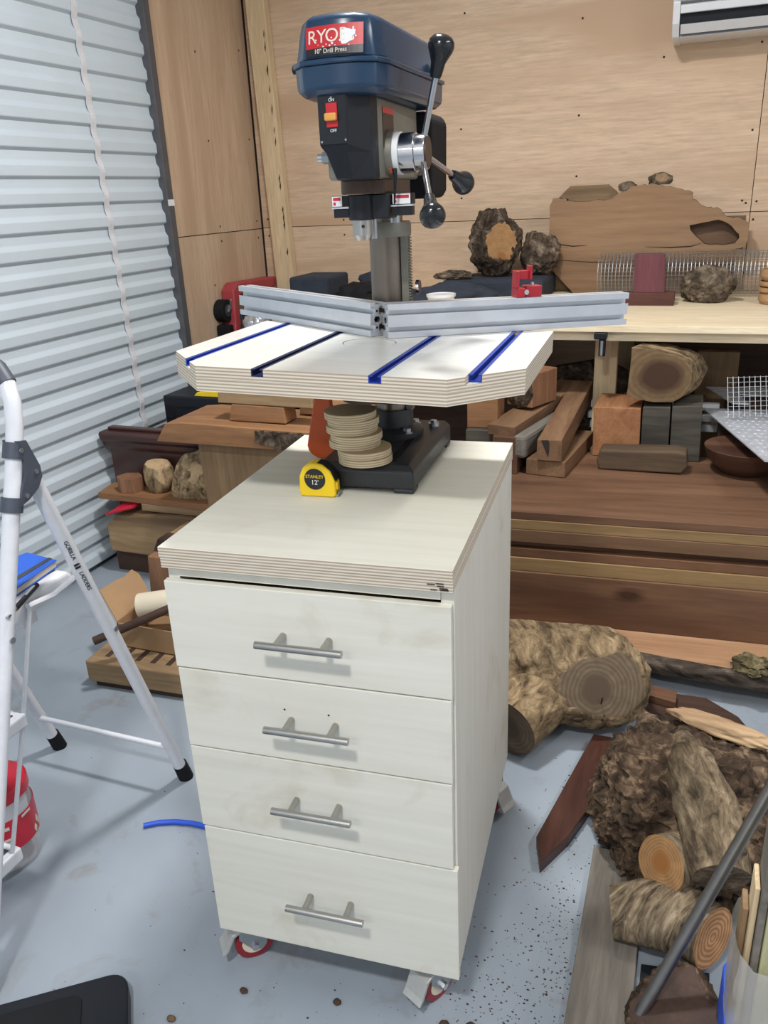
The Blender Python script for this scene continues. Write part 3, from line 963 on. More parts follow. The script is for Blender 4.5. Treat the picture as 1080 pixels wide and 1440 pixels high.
# crank gear beside the rack
g = MB()
for k in range(14):
    t = 2 * PI * k / 14
    g.box(0.008, 0.012, -0.0025, 0.0025, 0, 0.006, T=Matrix.Translation((0.052, 0.0, 0.318)) @ Matrix.Rotation(PI / 2, 4, 'Y') @ Matrix.Rotation(t, 4, 'Z'))
g.cyl((0.052, 0, 0.318), (0.058, 0, 0.318), 0.0095, n=18)
g.build('crank_gear', 'chrome', br)

# head casting
hp = [(-0.030, 0.05), (-0.031, -0.12), (-0.027, -0.205), (0.040, -0.205), (0.048, -0.17), (0.048, 0.05)]
mb = MB()
mb.loft([[(x * 0.98 + 0.0005, y, 0.494) for x, y in hp], [(x, y, 0.50) for x, y in hp], [(x, y, 0.605) for x, y in hp]])
mb.cyl((0.003, 0.0, 0.455), (0.003, 0.0, 0.60), 0.041, n=32)
head = mb.build('head', 'cast_grey', dp, 0.004)
MB().box(0.0485, 0.0489, -0.165, -0.105, 0.537, 0.592).build('data_plate', 'brown_iron', head)
MB().box(0.0489, 0.0492, -0.165, -0.105, 0.584, 0.592).build('data_plate_header', 'red_label', head)
# switch housing
f_ = [(-0.031, -0.195), (-0.026, -0.236), (0.019, -0.240), (0.042, -0.205), (0.046, -0.18), (-0.03, -0.18)]
lo = [(-0.014, -0.195), (-0.008, -0.222), (0.016, -0.228), (0.043, -0.203), (0.046, -0.18), (-0.02, -0.18)]
md = [(-0.024, -0.195), (-0.019, -0.232), (0.014, -0.237), (0.0425, -0.205), (0.046, -0.18), (-0.026, -0.18)]
mb = MB()
mb.loft([[(x, y, 0.494) for x, y in lo], [(x, y, 0.530) for x, y in md], [(x, y, 0.540) for x, y in f_], [(x, y, 0.606) for x, y in f_]])
sw = mb.build('switch_box', 'black_plastic', dp, 0.002)
# switch face details (front plane slightly rotated)
d = Vector((0.045, -0.004, 0)).normalized()
FT = frame((-0.0035, -0.2384, 0.577), d, (d.y, -d.x, 0))
F2 = FT @ Matrix(((1, 0, 0, 0), (0, 1, 0, 0), (0, 0, 1, 0), (0, 0, 0, 1)))
MB().prism([(-0.0215, -0.036), (0.0215, -0.036), (0.0215, 0.027), (-0.0215, 0.027)], 0.0, 0.0015, T=F2).build('switch_plate', 'black_gloss', sw, 0.0006)
MB().prism([(-0.0085, -0.014), (0.0085, -0.014), (0.0085, 0.017), (-0.0085, 0.017)], 0.0014, 0.0035, T=F2).build('switch_rocker', 'red_label', sw, 0.0006)
MB().prism([(-0.009, -0.006), (0.0088, -0.006), (0.0088, 0.004), (-0.009, 0.004)], 0.0034, 0.0105, T=F2).build('switch_key', 'amber', sw, 0.002)
text('lettering', 'ON', 0.0058, F2 @ Matrix.Translation((0, 0.0205, 0.0017)), 'white_print', sw)
text('lettering', 'OFF', 0.0058, F2 @ Matrix.Translation((0.001, -0.0185, 0.0017)), 'white_print', sw)
for x, y in ((0, 0.045), (-0.018, -0.032), (0.019, -0.031)):
    MB().cyl(F2 @ Vector((x, y if y < 0.03 else 0.0235, 0.0012)), F2 @ Vector((x, y if y < 0.03 else 0.0235, 0.0022)), 0.0016, n=10).build('screw', 'zinc', sw)
MB().cyl((-0.030, -0.17, 0.527), (-0.046, -0.17, 0.527), 0.009, n=6).cyl((-0.046, -0.17, 0.527), (-0.054, -0.17, 0.527), 0.006, n=12).build('quill_lock_bolt', 'zinc', head)

# belt guard: pan, lip, lid
GR = Matrix.Translation((0.03, 0.085, 0)) @ Matrix.Rotation(-0.05, 4, 'Z') @ Matrix.Translation((-0.03, -0.085, 0))


def guard(z, ins, dy=0.0):
    c = [(-0.048, 0.085), (-0.050, -0.19), (-0.044, -0.228), (-0.024, -0.250), (0.02, -0.256), (0.060, -0.250), (0.079, -0.236), (0.087, -0.205), (0.087, 0.085)]
    out = []
    for x, y in c:
        xx = x + (0.0185 - x) / 0.068 * ins
        yy = y + (ins if y < 0 else -ins) * (1.0 if abs(y) > 0.05 else 0) + dy
        out.append(GR @ Vector((xx, yy, z)))
    return out


pan = MB().loft([guard(0.603, 0.010), guard(0.612, 0.001), guard(0.642, 0.0)], 0, True).build('belt_guard_pan', 'blue_paint', dp, 0.003)
MB().loft([guard(0.6405, -0.003), guard(0.647, -0.003)], 0, True).build('belt_guard_lip', 'blue_paint', pan, 0.002)
lid = MB().loft([guard(0.647, 0.002), guard(0.684, 0.0080), guard(0.698, 0.0115), guard(0.703, 0.020)], 0, True).build('belt_guard_lid', 'blue_paint', dp, 0.004, seg=3)
MB().cyl((0.083, 0.02, 0.66), (0.096, 0.02, 0.66), 0.008, n=14).build('lid_latch', 'black_plastic', lid)
MB().cyl((-0.062, -0.20, 0.644), (-0.072, -0.20, 0.644), 0.006, n=12).build('lid_hinge', 'black_plastic', lid)
# badge on the lid's sloping front
A, B = Vector((0.018, -0.2539, 0.647)), Vector((0.018, -0.2478, 0.684))
upd = (B - A).normalized()
FB = GR @ Matrix.Translation((0.009, 0, 0)) @ frame(A + (B - A) * 0.60 + Vector((0, -0.0008, 0)), (1, 0, 0), Vector((0, -1, 0)) - upd * Vector((0, -1, 0)).dot(upd))
def arc_plate(x0, x1, y0, y1, h, cur=0.085):
    """thin plate bowed like the guard's front"""
    secs = []
    for i in range(13):
        x = x0 + (x1 - x0) * i / 12
        zc = -2.4 * (x - 0.0) ** 2
        secs.append([(x, y0, zc), (x, y1, zc), (x, y1, zc + h), (x, y0, zc + h)])
    return MB().loft(secs, T=FB)
BX0, BX1 = -0.044, 0.040
arc_plate(BX0, BX1, -0.0085, 0.0185, 0.0009).build('badge_red', 'red_label', lid)
arc_plate(BX0, BX1, -0.0185, -0.0085, 0.0009).build('badge_black', 'black_label', lid)
for ch, x in zip('RYOBI', (-0.034, -0.0195, -0.004, 0.013, 0.0265)):
    zc = -2.4 * x * x
    text('lettering', ch, 0.0235, FB @ Matrix.Translation((x, 0.0045, zc + 0.0010)) @ Matrix.Rotation(math.atan(4.8 * x), 4, 'Y'), 'cream', lid, xscale=1.05)
text('lettering', '10" Drill Press', 0.0082, FB @ Matrix.Translation((-0.006, -0.0135, 0.0010)), 'cream', lid, xscale=1.0)
# torn patch across the right of the badge
random.seed(11)
mb = MB()
pts = []
for i in range(22):
    t = 2 * PI * i / 22
    r = 1 + random.uniform(-0.25, 0.25)
    pts.append((0.0135 + 0.0165 * math.cos(t) * r, 0.0035 + 0.0085 * math.sin(t) * r))
mb.prism(pts, -0.0002, 0.0013, T=FB @ Matrix.Translation((0, 0, -0.0006)))
for i in range(16):
    x, y = random.uniform(-0.032, 0.03), random.uniform(-0.008, 0.004)
    s = random.uniform(0.0006, 0.0018)
    mb.prism([(x - s, y), (x, y - s), (x + s * 1.3, y), (x, y + s)], 0, 0.0012, T=FB @ Matrix.Translation((0, 0, -2.4 * x * x + 0.0001)))
tag(mb.build('badge_torn_patch', 'white_print', lid), kind='stuff')

# spindle end: quill collar, laser ring, chuck
SX, SY = 0.004, -0.135
mb = MB()
mb.cyl((SX, SY, 0.474), (SX, SY, 0.4945), 0.034, n=30)
mb.box(-0.004, 0.046, SY - 0.026, 0.0, 0.474, 0.4945)
mb.build('quill_housing', 'brown_iron', dp, 0.002)
mb = MB()
mb.cyl((SX, SY - 0.012, 0.436), (SX, SY - 0.012, 0.4735), 0.0205, n=28)
mb.box(0.012, 0.050, SY - 0.018, SY + 0.03, 0.437, 0.4732)
lz = mb.build('laser_guide', 'black_plastic', dp, 0.002)
for x0, x1 in ((-0.042, -0.014), (0.052, 0.084)):
    yy = SY - 0.02 if x0 < 0 else SY - 0.006
    MB().box(x0, x1, yy, yy + 0.02, 0.4565, 0.4725).box(x0 + 0.002, x1 - 0.001, yy + 0.001, yy + 0.019, 0.4405, 0.4535).build('laser_head', 'black_plastic', lz, 0.001)
    MB().box(x0 - 0.002 * (x0 > 0), x1, yy - 0.001, yy + 0.018, 0.4538, 0.4560).build('laser_plate', 'alu', lz)
    lx0, lx1 = (x0 + 0.001, x0 + 0.017) if x0 < 0 else (x0 + 0.001, x1 - 0.003)
    MB().box(lx0, lx1, yy - 0.0008, yy + 0.0005, 0.4572, 0.4718).build('warning_label', 'white_print', lz)
    MB().box(lx0 + 0.002, lx1 - 0.002, yy - 0.0012, yy - 0.0006, 0.4655, 0.4702).build('warning_stripe', 'red_label', lz)
    MB().box(lx0 + 0.002, lx0 + 0.006, yy - 0.0012, yy - 0.0006, 0.459, 0.4635).build('warning_symbol', 'red_label', lz)
mb = MB()
mb.cyl((SX, SY - 0.012, 0.414), (SX, SY - 0.012, 0.4365), 0.0155, n=26)
mb.cyl((SX, SY - 0.012, 0.406), (SX, SY - 0.012, 0.414), 0.011, 0.0155, n=26)
chk = mb.build('chuck', 'steel', dp)
MB().cyl((SX + 0.006, SY - 0.028, 0.427), (SX + 0.005, SY - 0.024, 0.427), 0.0028, n=10).build('key_hole', 'gap', chk)
MB().cyl((0.006, -0.09, 0.405), (0.006, -0.09, 0.48), 0.005, n=10).build('depth_rod', 'zinc', dp)
mb = MB().cyl((0.034, -0.06, 0.428), (0.034, -0.06, 0.446), 0.008, n=16)
mb.build('return_bolt', 'zinc', dp)

# feed hub and spokes
HY, HZ = -0.128, 0.529
mb = MB()
mb.cyl((0.047, HY, HZ), (0.058, HY, HZ), 0.034, n=36)
mb.build('hub_boss', 'cast_grey', dp)
MB().cyl((0.058, HY, HZ), (0.0665, HY, HZ), 0.0305, n=36).build('depth_scale_ring', 'white_print', dp)
MB().prism([(-0.006, 0), (0.004, -0.005), (0.004, 0.005)], 0, 0.0012, T=frame((0.057, HY - 0.0245, HZ - 0.024), (-1, 0, 0), (0, -0.7, -0.7))).build('depth_pointer', 'orange', dp)
hub = MB().cyl((0.0665, HY, HZ), (0.090, HY, HZ), 0.0285, n=36).cyl((0.090, HY, HZ), (0.106, HY, HZ), 0.0255, n=36).build('feed_hub', 'chrome', dp, 0.001)
MB().cyl((0.106, HY, HZ), (0.1085, HY, HZ), 0.022, n=30).build('hub_cap', 'brown_iron', hub)
for ang in (math.radians(102), math.radians(-19), math.radians(-140)):
    e = Vector((0.0, math.cos(ang), math.sin(ang)))
    c0 = Vector((0.097, HY, HZ))
    tip = Vector((0.137, HY, HZ)) + e * 0.140
    dr = (tip - c0).normalized()
    p0 = c0 + dr * 0.018
    sp = MB().cyl(p0, tip - dr * 0.03, 0.0045, n=14).build('spoke', 'chrome', dp)
    K = frame(tip - dr * 0.040, dr.orthogonal(), dr)
    MB().lathe([(0.0, -0.003), (0.0075, -0.003), (0.009, 0.002), (0.0105, 0.016), (0.014, 0.024), (0.0178, 0.032), (0.0190, 0.038), (0.0178, 0.044), (0.013, 0.0495), (0.006, 0.052), (0, 0.0525)], 24, T=K).build('knob', 'black_gloss', sp)
# chuck key chain bit hanging under the hub
MB().tube([(0.062, HY - 0.03, HZ - 0.022), (0.064, HY - 0.033, HZ - 0.034), (0.062, HY - 0.032, HZ - 0.052), (0.060, HY - 0.03, HZ - 0.072)], [0.004, 0.003, 0.0022, 0.0012], 8).build('stop_lever', 'black_plastic', dp)

# motor behind the column
mb = MB()
mp = [(-0.05, 0.475), (-0.04, 0.462), (0.058, 0.462), (0.066, 0.475), (0.068, 0.59), (0.058, 0.603), (-0.04, 0.603), (-0.05, 0.59)]
mb.prism(mp, 0.0, 0.13, T=Matrix(((1, 0, 0, 0), (0, 0, -1, 0.205), (0, 1, 0, 0), (0, 0, 0, 1))))
mt = mb.build('motor', 'black_rubber', dp, 0.006)
MB().cyl((0.01, 0.205, 0.533), (0.01, 0.23, 0.533), 0.05, n=30).build('motor_end', 'black_plastic', mt)
MB().box(0.02, 0.05, 0.02, 0.09, 0.50, 0.54).build('motor_mount', 'cast_grey', mt, 0.003)
MB().cyl((0.05, 0.05, 0.522), (0.062, 0.05, 0.522), 0.007, n=14).cyl((0.062, 0.045, 0.522), (0.069, 0.045, 0.522), 0.012, n=6).build('tension_knob', 'zinc', mt)

# ================================================================== auxiliary table
TB = cabw(-0.207 + 0.0022, 0.335, 1.1105)
TR = Euler((-0.0079, 0.0322, CA - 0.0242))
tb = thing('drill_press_table', 'white plywood drill-press table with cut corners and blue T-tracks', 'table', TB, TR)
outl = [(-0.2769, 0.1958), (-0.2769, -0.1484), (-0.1861, -0.249), (0.1903, -0.249), (0.2811, -0.1484), (0.2811, 0.1958)]
TX = [-0.2195, -0.087, 0.0895, 0.2200]
TW, TD = 0.0095, 0.011
def chopped(x0, x1):
    """strip of the top sheet between two tracks, following the cut corners"""
    def front(x):
        if x < -0.1861:
            return -0.249 + (-0.1861 - x) / 0.0908 * 0.1006
        if x > 0.1903:
            return -0.249 + (x - 0.1903) / 0.0908 * 0.1006
        return -0.249
    ks = [x0] + [k for k in (-0.1861, 0.1903) if x0 < k < x1] + [x1]
    notch = [(0.050, 0.1958), (0.050, 0.098), (-0.036, 0.098), (-0.036, 0.1958)] if x0 < -0.04 and x1 > 0.05 else []
    return [(x, front(x)) for x in ks] + [(x1, 0.1958)] + notch + [(x0, 0.1958)], front


edges = [-0.2769] + [e for x in TX for e in (x - TW, x + TW)] + [0.2811]
top = MB()
for i in range(0, len(edges), 2):
    pl, fr = chopped(edges[i], edges[i + 1])
    if i == 4:   # the middle strip carries the round insert
        ring = [(0.045 * math.cos(-2 * PI * k / 48), 0.045 * math.sin(-2 * PI * k / 48)) for k in range(48)]
        top.holed(pl, [ring], -TD, 0, 0, 1, 1)
    else:
        top.prism(pl, -TD, 0, 0, 1)
pl, fr = chopped(-0.2769, 0.2811)
top.prism(pl, -0.0182, -TD - 0.0001, 0, 1)
tsh = top.build('top_sheet', ['table_top', 'birch_edge'], tb, 0.0)
MB().prism(pl, -0.037, -0.0186, 0, 1).build('bottom_sheet', ['birch', 'birch_edge'], tb)
MB().cyl((0, 0, -TD), (0, 0, -0.0004), 0.0436, n=48).build('round_insert', 'table_top', tb)
for k, x in enumerate(TX):
    f0 = max(fr(x - TW), fr(x + TW))
    c = MB()
    yA, yB = f0 + 0.0005, 0.1955
    a, b = x - TW + 0.0002, x + TW - 0.0002
    pf = [(a, -TD), (b, -TD), (b, -0.0004), (b - 0.0055, -0.0004), (b - 0.0055, -0.0022), (b - 0.0018, -0.0022), (b - 0.0018, -TD + 0.002),
          (a + 0.0018, -TD + 0.002), (a + 0.0018, -0.0022), (a + 0.0055, -0.0022), (a + 0.0055, -0.0004), (a, -0.0004)]
    c.loft([[(px, yA, pz) for px, pz in pf], [(px, yB, pz) for px, pz in pf]][::-1])
    c.build('t_track', 'navy_track' if k == 1 else 'blue_track', tb)

TBM = Matrix.Translation(TB) @ TR.to_matrix().to_4x4()


def fence(name, label, p_in, xdir, length, x0):
    xd = Vector((xdir[0], xdir[1], 0)).normalized()
    F = TBM @ frame((p_in[0], p_in[1], 0.0006), xd, (0, 0, 1))
    o = thing(name, label, 'fence', F.translation, F.to_euler(), 'aluminium fences on the drill-press table')
    Wd, H = 0.030, 0.057
    def slot(zc, side):
        # T-slot cut into a long face, from the face inward
        s = 1 if side == 'f' else -1
        y = 0.0 if side == 'f' else Wd
        return [(y, zc - s * 0.0042), (y + s * 0.002, zc - s * 0.0042), (y + s * 0.002, zc - s * 0.0075), (y + s * 0.006, zc - s * 0.0075), (y + s * 0.0105, zc - s * 0.0045),
                (y + s * 0.0105, zc + s * 0.0045), (y + s * 0.006, zc + s * 0.0075), (y + s * 0.002, zc + s * 0.0075), (y + s * 0.002, zc + s * 0.0042), (y, zc + s * 0.0042)]
    sec = [(0, 0)]
    sec += slot(0.0145, 'f') + slot(0.0425, 'f') + [(0, H)]
    sec += [(0.011, H), (0.011, H - 0.002), (0.008, H - 0.002), (0.012, H - 0.006), (0.018, H - 0.006), (0.022, H - 0.002), (0.019, H - 0.002), (0.019, H)]
    sec += [(Wd, H)] + slot(0.0425, 'b') + slot(0.0145, 'b') + [(Wd, 0)]
    holes = []
    for zc, r in ((0.0145, 0.0022), (0.0425, 0.0022)):
        holes.append([(0.015 + r * math.cos(2 * PI * k / 12), zc + r * math.sin(2 * PI * k / 12)) for k in range(12)])
    holes.append([(0.008, 0.0285), (0.011, 0.0235), (0.019, 0.0235), (0.022, 0.0285), (0.019, 0.0335), (0.011, 0.0335)])
    m_ = MB()
    T_ = Matrix(((0, 0, 1, x0), (1, 0, 0, 0), (0, 1, 0, 0), (0, 0, 0, 1)))
    m_.holed(sec[::-1], holes, 0.0, length, 0, 0, 1, T=T_)
    bd = m_.build('extrusion', ['alu', 'dark_grey'], o)
    return o, F


fence('fence_rail', 'left aluminium extrusion fence angled across the white table', (-0.015, 0.053), (0.35, -0.208), 0.412, -0.412)
fR, FM = fence('fence_rail', 'right aluminium extrusion fence carrying the red stop block', (0.019, 0.044), (0.377, 0.254), 0.462, 0.0)
# red flip stop on the right fence
st = thing('fence_stop', 'red metal flip stop clamped on top of the right fence', 'stop block', (FM @ Vector((0.25, 0.012, 0.0573))), FM.to_euler())
MB().box(-0.012, 0.004, -0.010, 0.014, 0.0, 0.016).build('clamp_body', 'red_paint', st, 0.001)
MB().box(0.008, 0.038, -0.006, 0.016, 0.0, 0.019).build('slide_block', 'red_paint', st, 0.001)
MB().box(-0.013, -0.007, -0.008, 0.012, 0.016, 0.045).build('upright', 'red_paint', st, 0.001)
MB().box(-0.007, 0.018, 0.000, 0.010, 0.030, 0.045).box(0.014, 0.019, -0.004, 0.012, 0.030, 0.053).build('arm', 'red_paint', st, 0.001)
MB().cyl((0.006, -0.0065, 0.009), (0.006, -0.011, 0.009), 0.0045, n=14).cyl((0.024, 0.005, 0.019), (0.024, 0.005, 0.024), 0.003, n=10).build('thumb_screw', 'chrome', st)

# ------------------------------------------------------------------ things on the cabinet top
ZT = 0.8678
tm = thing('tape_measure', 'yellow tape measure standing on the cabinet in front of the press', 'tape measure', cabw(-0.279, 0.252, ZT), (0, 0, CA + 0.02))
pf = [(-0.031, 0.0), (0.030, 0.0), (0.032, 0.006), (0.031, 0.028), (0.024, 0.046), (0.010, 0.058), (-0.010, 0.060), (-0.024, 0.052), (-0.031, 0.036), (-0.033, 0.010)]
Tf = Matrix(((1, 0, 0, 0), (0, 0, -1, 0.013), (0, 1, 0, 0), (0, 0, 0, 1)))
MB().prism(pf, 0.0, 0.028, T=Tf).build('case', 'yellow', tm, 0.004, seg=3)
MB().prism([(0.0, 0.0585), (0.012, 0.054), (0.024, 0.0445), (0.031, 0.028), (0.0335, 0.029), (0.026, 0.048), (0.012, 0.0585), (0.003, 0.061)][::-1], 0.004, 0.024, T=Tf).build('grip', 'black_rubber', tm, 0.001)
MB().box(0.0295, 0.036, -0.009, 0.007, 0.0, 0.005).box(0.0345, 0.036, -0.009, 0.007, 0.0, 0.009).build('hook', 'zinc', tm)
MB().box(0.0305, 0.0335, -0.007, 0.005, 0.012, 0.026).build('lock', 'yellow', tm, 0.001)
dk = MB().cyl((-0.003, -0.0145, 0.032), (-0.003, -0.0158, 0.032), 0.0185, n=36).build('badge', 'black_label', tm)
FT2 = frame((-0.003, -0.0160, 0.032), (1, 0, 0), (0, -1, 0))
text('lettering', 'STANLEY', 0.0078, FT2 @ Matrix.Translation((0, 0.0045, 0)), 'yellow', tm)
text('lettering', "12'", 0.0115, FT2 @ Matrix.Translation((0, -0.0058, 0)), 'white_print', tm)

zd = 0.8675 + 0.0502
spots = [(-0.210, 0.298, 0.046), (-0.212, 0.300, 0.046), (-0.232, 0.312, 0.0445), (-0.229, 0.312, 0.0445), (-0.238, 0.318, 0.0445), (-0.236, 0.320, 0.0445), (-0.240, 0.318, 0.0445)]
lab = ['lowest plywood disc of the stack on the drill-press base', 'second plywood disc from the bottom of the stack', 'third plywood disc up, set back to the left', 'fourth plywood disc, middle of the stack on the press',
       'fifth plywood disc up in the stack under the table', 'sixth plywood disc, just below the topmost', 'topmost plywood disc of the stack under the table']
for (a, b, r), lb_ in zip(spots, lab):
    th = 0.0118
    c = cabw(a, b, zd)
    tag(MB().cyl(c, c + Vector((0, 0, th - 0.0002)), r, n=48).build('plywood_disc', 'ply_disc', loc=c), lb_, 'disc', 'plywood discs on the press base')
    zd += th

# orange paddle behind the tape measure
pd = thing('push_paddle', 'orange plastic paddle standing left of the drill-press base', 'paddle', cabw(-0.350, 0.45, ZT), (0.0, 0.0, CA))
prof = []
for i in range(9):
    t = PI + PI * i / 8
    prof.append((-0.006 + 0.029 * math.cos(t), 0.026 + 0.026 * math.sin(t)))
prof += [(0.022, 0.06), (0.018, 0.125), (0.014, 0.150), (-0.008, 0.150), (-0.016, 0.11)]
MB().prism(prof, -0.008, 0.008, T=Matrix(((1, 0, 0, 0.01), (0, 0, -1, 0), (0, 1, 0, 0), (0, 0, 0, 1)))).build('blade', 'orange', pd, 0.004, seg=3)
MB().box(0.022, 0.034, -0.006, 0.006, 0.118, 0.15).build('rib', 'orange', pd, 0.002)

# ================================================================== step ladder
ld = thing('step_ladder', 'white folding step ladder standing by the roller door', 'ladder', (-1.025, 0.1, 0))
LT = Matrix.Translation((1.025, -0.1, 0))
XR, XF = -0.826, -1.224
def lp(pts):
    return [LT @ Vector(p) for p in pts]
rail_r = MB().tube(lp([(XR, -0.228, 0.012), (XR, 0.09, 0.93), (XR, 0.108, 0.99), (XR - 0.002, 0.116, 1.03), (XR - 0.012, 0.122, 1.06), (XR - 0.032, 0.127, 1.085), (XR - 0.06, 0.130, 1.10), (XR - 0.09, 0.131, 1.106)]), 0.0148, 16).build('front_rail', 'white_powder', ld)
rail_l = MB().tube(lp([(XF, -0.228, 0.012), (XF, 0.09, 0.93), (XF, 0.108, 0.99), (XF + 0.002, 0.116, 1.03), (XF + 0.012, 0.122, 1.06), (XF + 0.032, 0.127, 1.085), (XF + 0.06, 0.130, 1.10), (XF + 0.09, 0.131, 1.106)]), 0.0148, 16).build('front_rail', 'white_powder', ld)
MB().tube(lp([(XR - 0.012, 0.122, 1.06), (XR - 0.032, 0.127, 1.085), (XR - 0.06, 0.130, 1.10), (XR - 0.09, 0.131, 1.106), (XF + 0.09, 0.131, 1.106), (XF + 0.06, 0.130, 1.10), (XF + 0.032, 0.127, 1.085), (XF + 0.012, 0.122, 1.06)]), 0.0172, 16).build('grip', 'grey_plastic', ld)
for x in (XR, XF):
    MB().cyl(LT @ Vector((x, -0.232, 0.0)), LT @ Vector((x, -0.215, 0.05)), 0.018, n=16).build('rubber_foot', 'black_rubber', ld)
    lg = MB().tube(lp([(x, 0.118, 0.905), (x, 0.402, 0.02)]), 0.0148, 16).build('rear_leg', 'white_powder', ld)
    MB().cyl(LT @ Vector((x, 0.410, 0.0)), LT @ Vector((x, 0.394, 0.052)), 0.0185, 0.0172, n=16).build('rubber_foot', 'black_rubber', lg)
    s = 1 if x == XR else -1
    MB().cyl(LT @ Vector((x + s * 0.013, 0.245, 0.515)), LT @ Vector((x + s * 0.0175, 0.245, 0.515)), 0.006, n=12).build('rivet', 'zinc', lg)
    # hinge bracket: plate plus two bands round the rail
    hb = MB()
    pl = [(0.066, 0.855), (0.090, 0.862), (0.114, 0.874), (0.128, 0.892), (0.128, 0.912), (0.108, 0.965), (0.090, 0.968), (0.095, 0.940), (0.092, 0.905), (0.078, 0.885)]
    hb.prism(pl, -0.017, 0.0195, T=LT @ Matrix(((0, 0, 1, x), (1, 0, 0, 0), (0, 1, 0, 0), (0, 0, 0, 1))))
    hb.tube(lp([(x, 0.0695, 0.870), (x, 0.0605, 0.845)]), 0.0192, 18)
    hb.tube(lp([(x, 0.1000, 0.962), (x, 0.0905, 0.935)]), 0.0192, 18)
    hk = hb.build('hinge_bracket', 'grey_plastic', ld)
    for y, z in ((0.092, 0.951), (0.116, 0.905), (0.084, 0.870)):
        MB().cyl(LT @ Vector((x + s * 0.0195, y, z)), LT @ Vector((x + s * 0.0215, y, z)), 0.0045, n=12).build('rivet', 'zinc', hk)
    MB().tube(lp([(x - s * 0.02, 0.075, 0.655), (x - s * 0.02, -0.0, 0.445), (x - s * 0.02, -0.098, 0.195)]), 0.0042, 8).build('link_rod', 'white_powder', ld)
    MB().tube(lp([(x - s * 0.02, 0.068, 0.652), (x - s * 0.018, 0.13, 0.645), (x - s * 0.016, 0.195, 0.655)]), 0.0062, 8).build('link_arm', 'white_powder', ld)
    MB().cyl(LT @ Vector((x - s * 0.012, -0.012, 0.630)), LT @ Vector((x + s * 0.0175, -0.012, 0.630)), 0.006, n=12).build('rivet', 'zinc', ld)
MB().tube(lp([(XF, 0.362, 0.125), (XR, 0.362, 0.125)]), 0.0068, 10).build('cross_bar', 'white_powder', ld)
# platform
pp = [(-0.008, 0.632), (0.0, 0.655), (0.02, 0.668), (0.19, 0.668), (0.205, 0.655), (0.205, 0.635), (0.12, 0.628), (0.05, 0.618)]
Qx = LT @ Matrix(((0, 0, 1, 0), (1, 0, 0, 0), (0, 1, 0, 0), (0, 0, 0, 1)))
plat = MB().prism(pp, XF + 0.03, XR - 0.03, T=Qx).build('platform', 'white_plastic', ld, 0.008, seg=3)
MB().box(XF + 0.05, XR - 0.055, 0.03, 0.185, 0.6675, 0.6692, T=LT).build('tread_pad', 'dark_grey', plat)
for x in (-1.0, -0.895, -1.15):
    MB().box(x - 0.02, x + 0.018, 0.075, 0.115, 0.592, 0.628, T=LT).build('clip', 'white_plastic', plat, 0.004)
for y0, y1, z0, z1 in ((-0.125, 0.005, 0.432, 0.460), (-0.235, -0.075, 0.182, 0.210)):
    sp = MB().box(XF + 0.016, XR - 0.014, y0, y1, z0, z1, T=LT).build('step', 'white_powder', ld, 0.004)
    MB().box(XF + 0.03, XR - 0.03, y0 + 0.016, y1 - 0.016, z1 - 0.0005, z1 + 0.0012, T=LT).build('tread_pad', 'dark_grey', sp)
# lettering down the right rear leg, on the side toward the camera
dl = Vector((0, 0.402 - 0.118, 0.02 - 0.905)).normalized()
nc = Vector((1.1, -1.1, 0.6))
nc = (nc - dl * nc.dot(dl)).normalized()
FL = frame(LT @ (Vector((XR, 0.186, 0.693)) + nc * 0.0157), dl, nc)
text('lettering', 'GORILLA', 0.0115, FL @ Matrix.Translation((-0.040, 0.0, 0)), 'dark_print', ld, xscale=1.0)
text('lettering', 'LADDERS', 0.0115, FL @ Matrix.Translation((0.040, 0.0, 0)), 'dark_print', ld, xscale=1.0)
mk = MB()
mk.prism([(-0.006, -0.006), (-0.001, -0.006), (-0.001, -0.001), (-0.003, 0.006), (-0.006, 0.003)], 0, 0.0003, T=FL)
mk.prism([(0.001, -0.006), (0.006, -0.006), (0.006, 0.003), (0.002, 0.006), (0.001, 0.0)], 0, 0.0003, T=FL)
mk.build('emblem', 'dark_print', ld)

# notebook and pen on the platform
nbk = thing('notebook', 'blue notebook with black elastic lying on the ladder platform', 'notebook', (-0.93, 0.13, 0.6694))
q = [(-0.885, 0.198), (-0.975, 0.212), (-1.02, 0.06), (-0.862, 0.020)]
q = [(x + 0.93, y - 0.13) for x, y in q]
def shrink(q, k):
    cx, cy = sum(p[0] for p in q) / 4, sum(p[1] for p in q) / 4
    return [(cx + (p[0] - cx) * k, cy + (p[1] - cy) * k) for p in q]
MB().prism(q, 0.0, 0.002).prism(q, 0.0135, 0.0155).build('cover', 'blue_cover', nbk, 0.0008)
MB().prism(shrink(q, 0.965), 0.002, 0.0135).build('pages', 'paper', nbk)
def lerp2(a, b, t):
    return (a[0] + (b[0] - a[0]) * t, a[1] + (b[1] - a[1]) * t)
el = [lerp2(q[0], q[1], 0.16), lerp2(q[0], q[1], 0.27), lerp2(q[3], q[2], 0.27), lerp2(q[3], q[2], 0.16)]
MB().prism(el, 0.0155, 0.0163).build('elastic_band', 'dark_grey', nbk)
pen = thing('pen', 'black and silver pen beside the blue notebook on the ladder', 'pen', (-0.845, 0.05, 0.675))
MB().cyl((-0.012, 0.06, 0.0), (0.022, -0.03, 0.0), 0.005, n=12).build('barrel', 'black_plastic', pen)
MB().cyl((0.022, -0.03, 0.0), (0.034, -0.062, 0.0), 0.0045, 0.003, n=12).build('tip', 'chrome', pen)
MB().box(-0.002, 0.002, -0.02, 0.02, 0.004, 0.0055, T=Matrix.Translation((0, 0.03, 0)) @ Matrix.Rotation(0.36, 4, 'Z')).build('clip', 'chrome', pen)

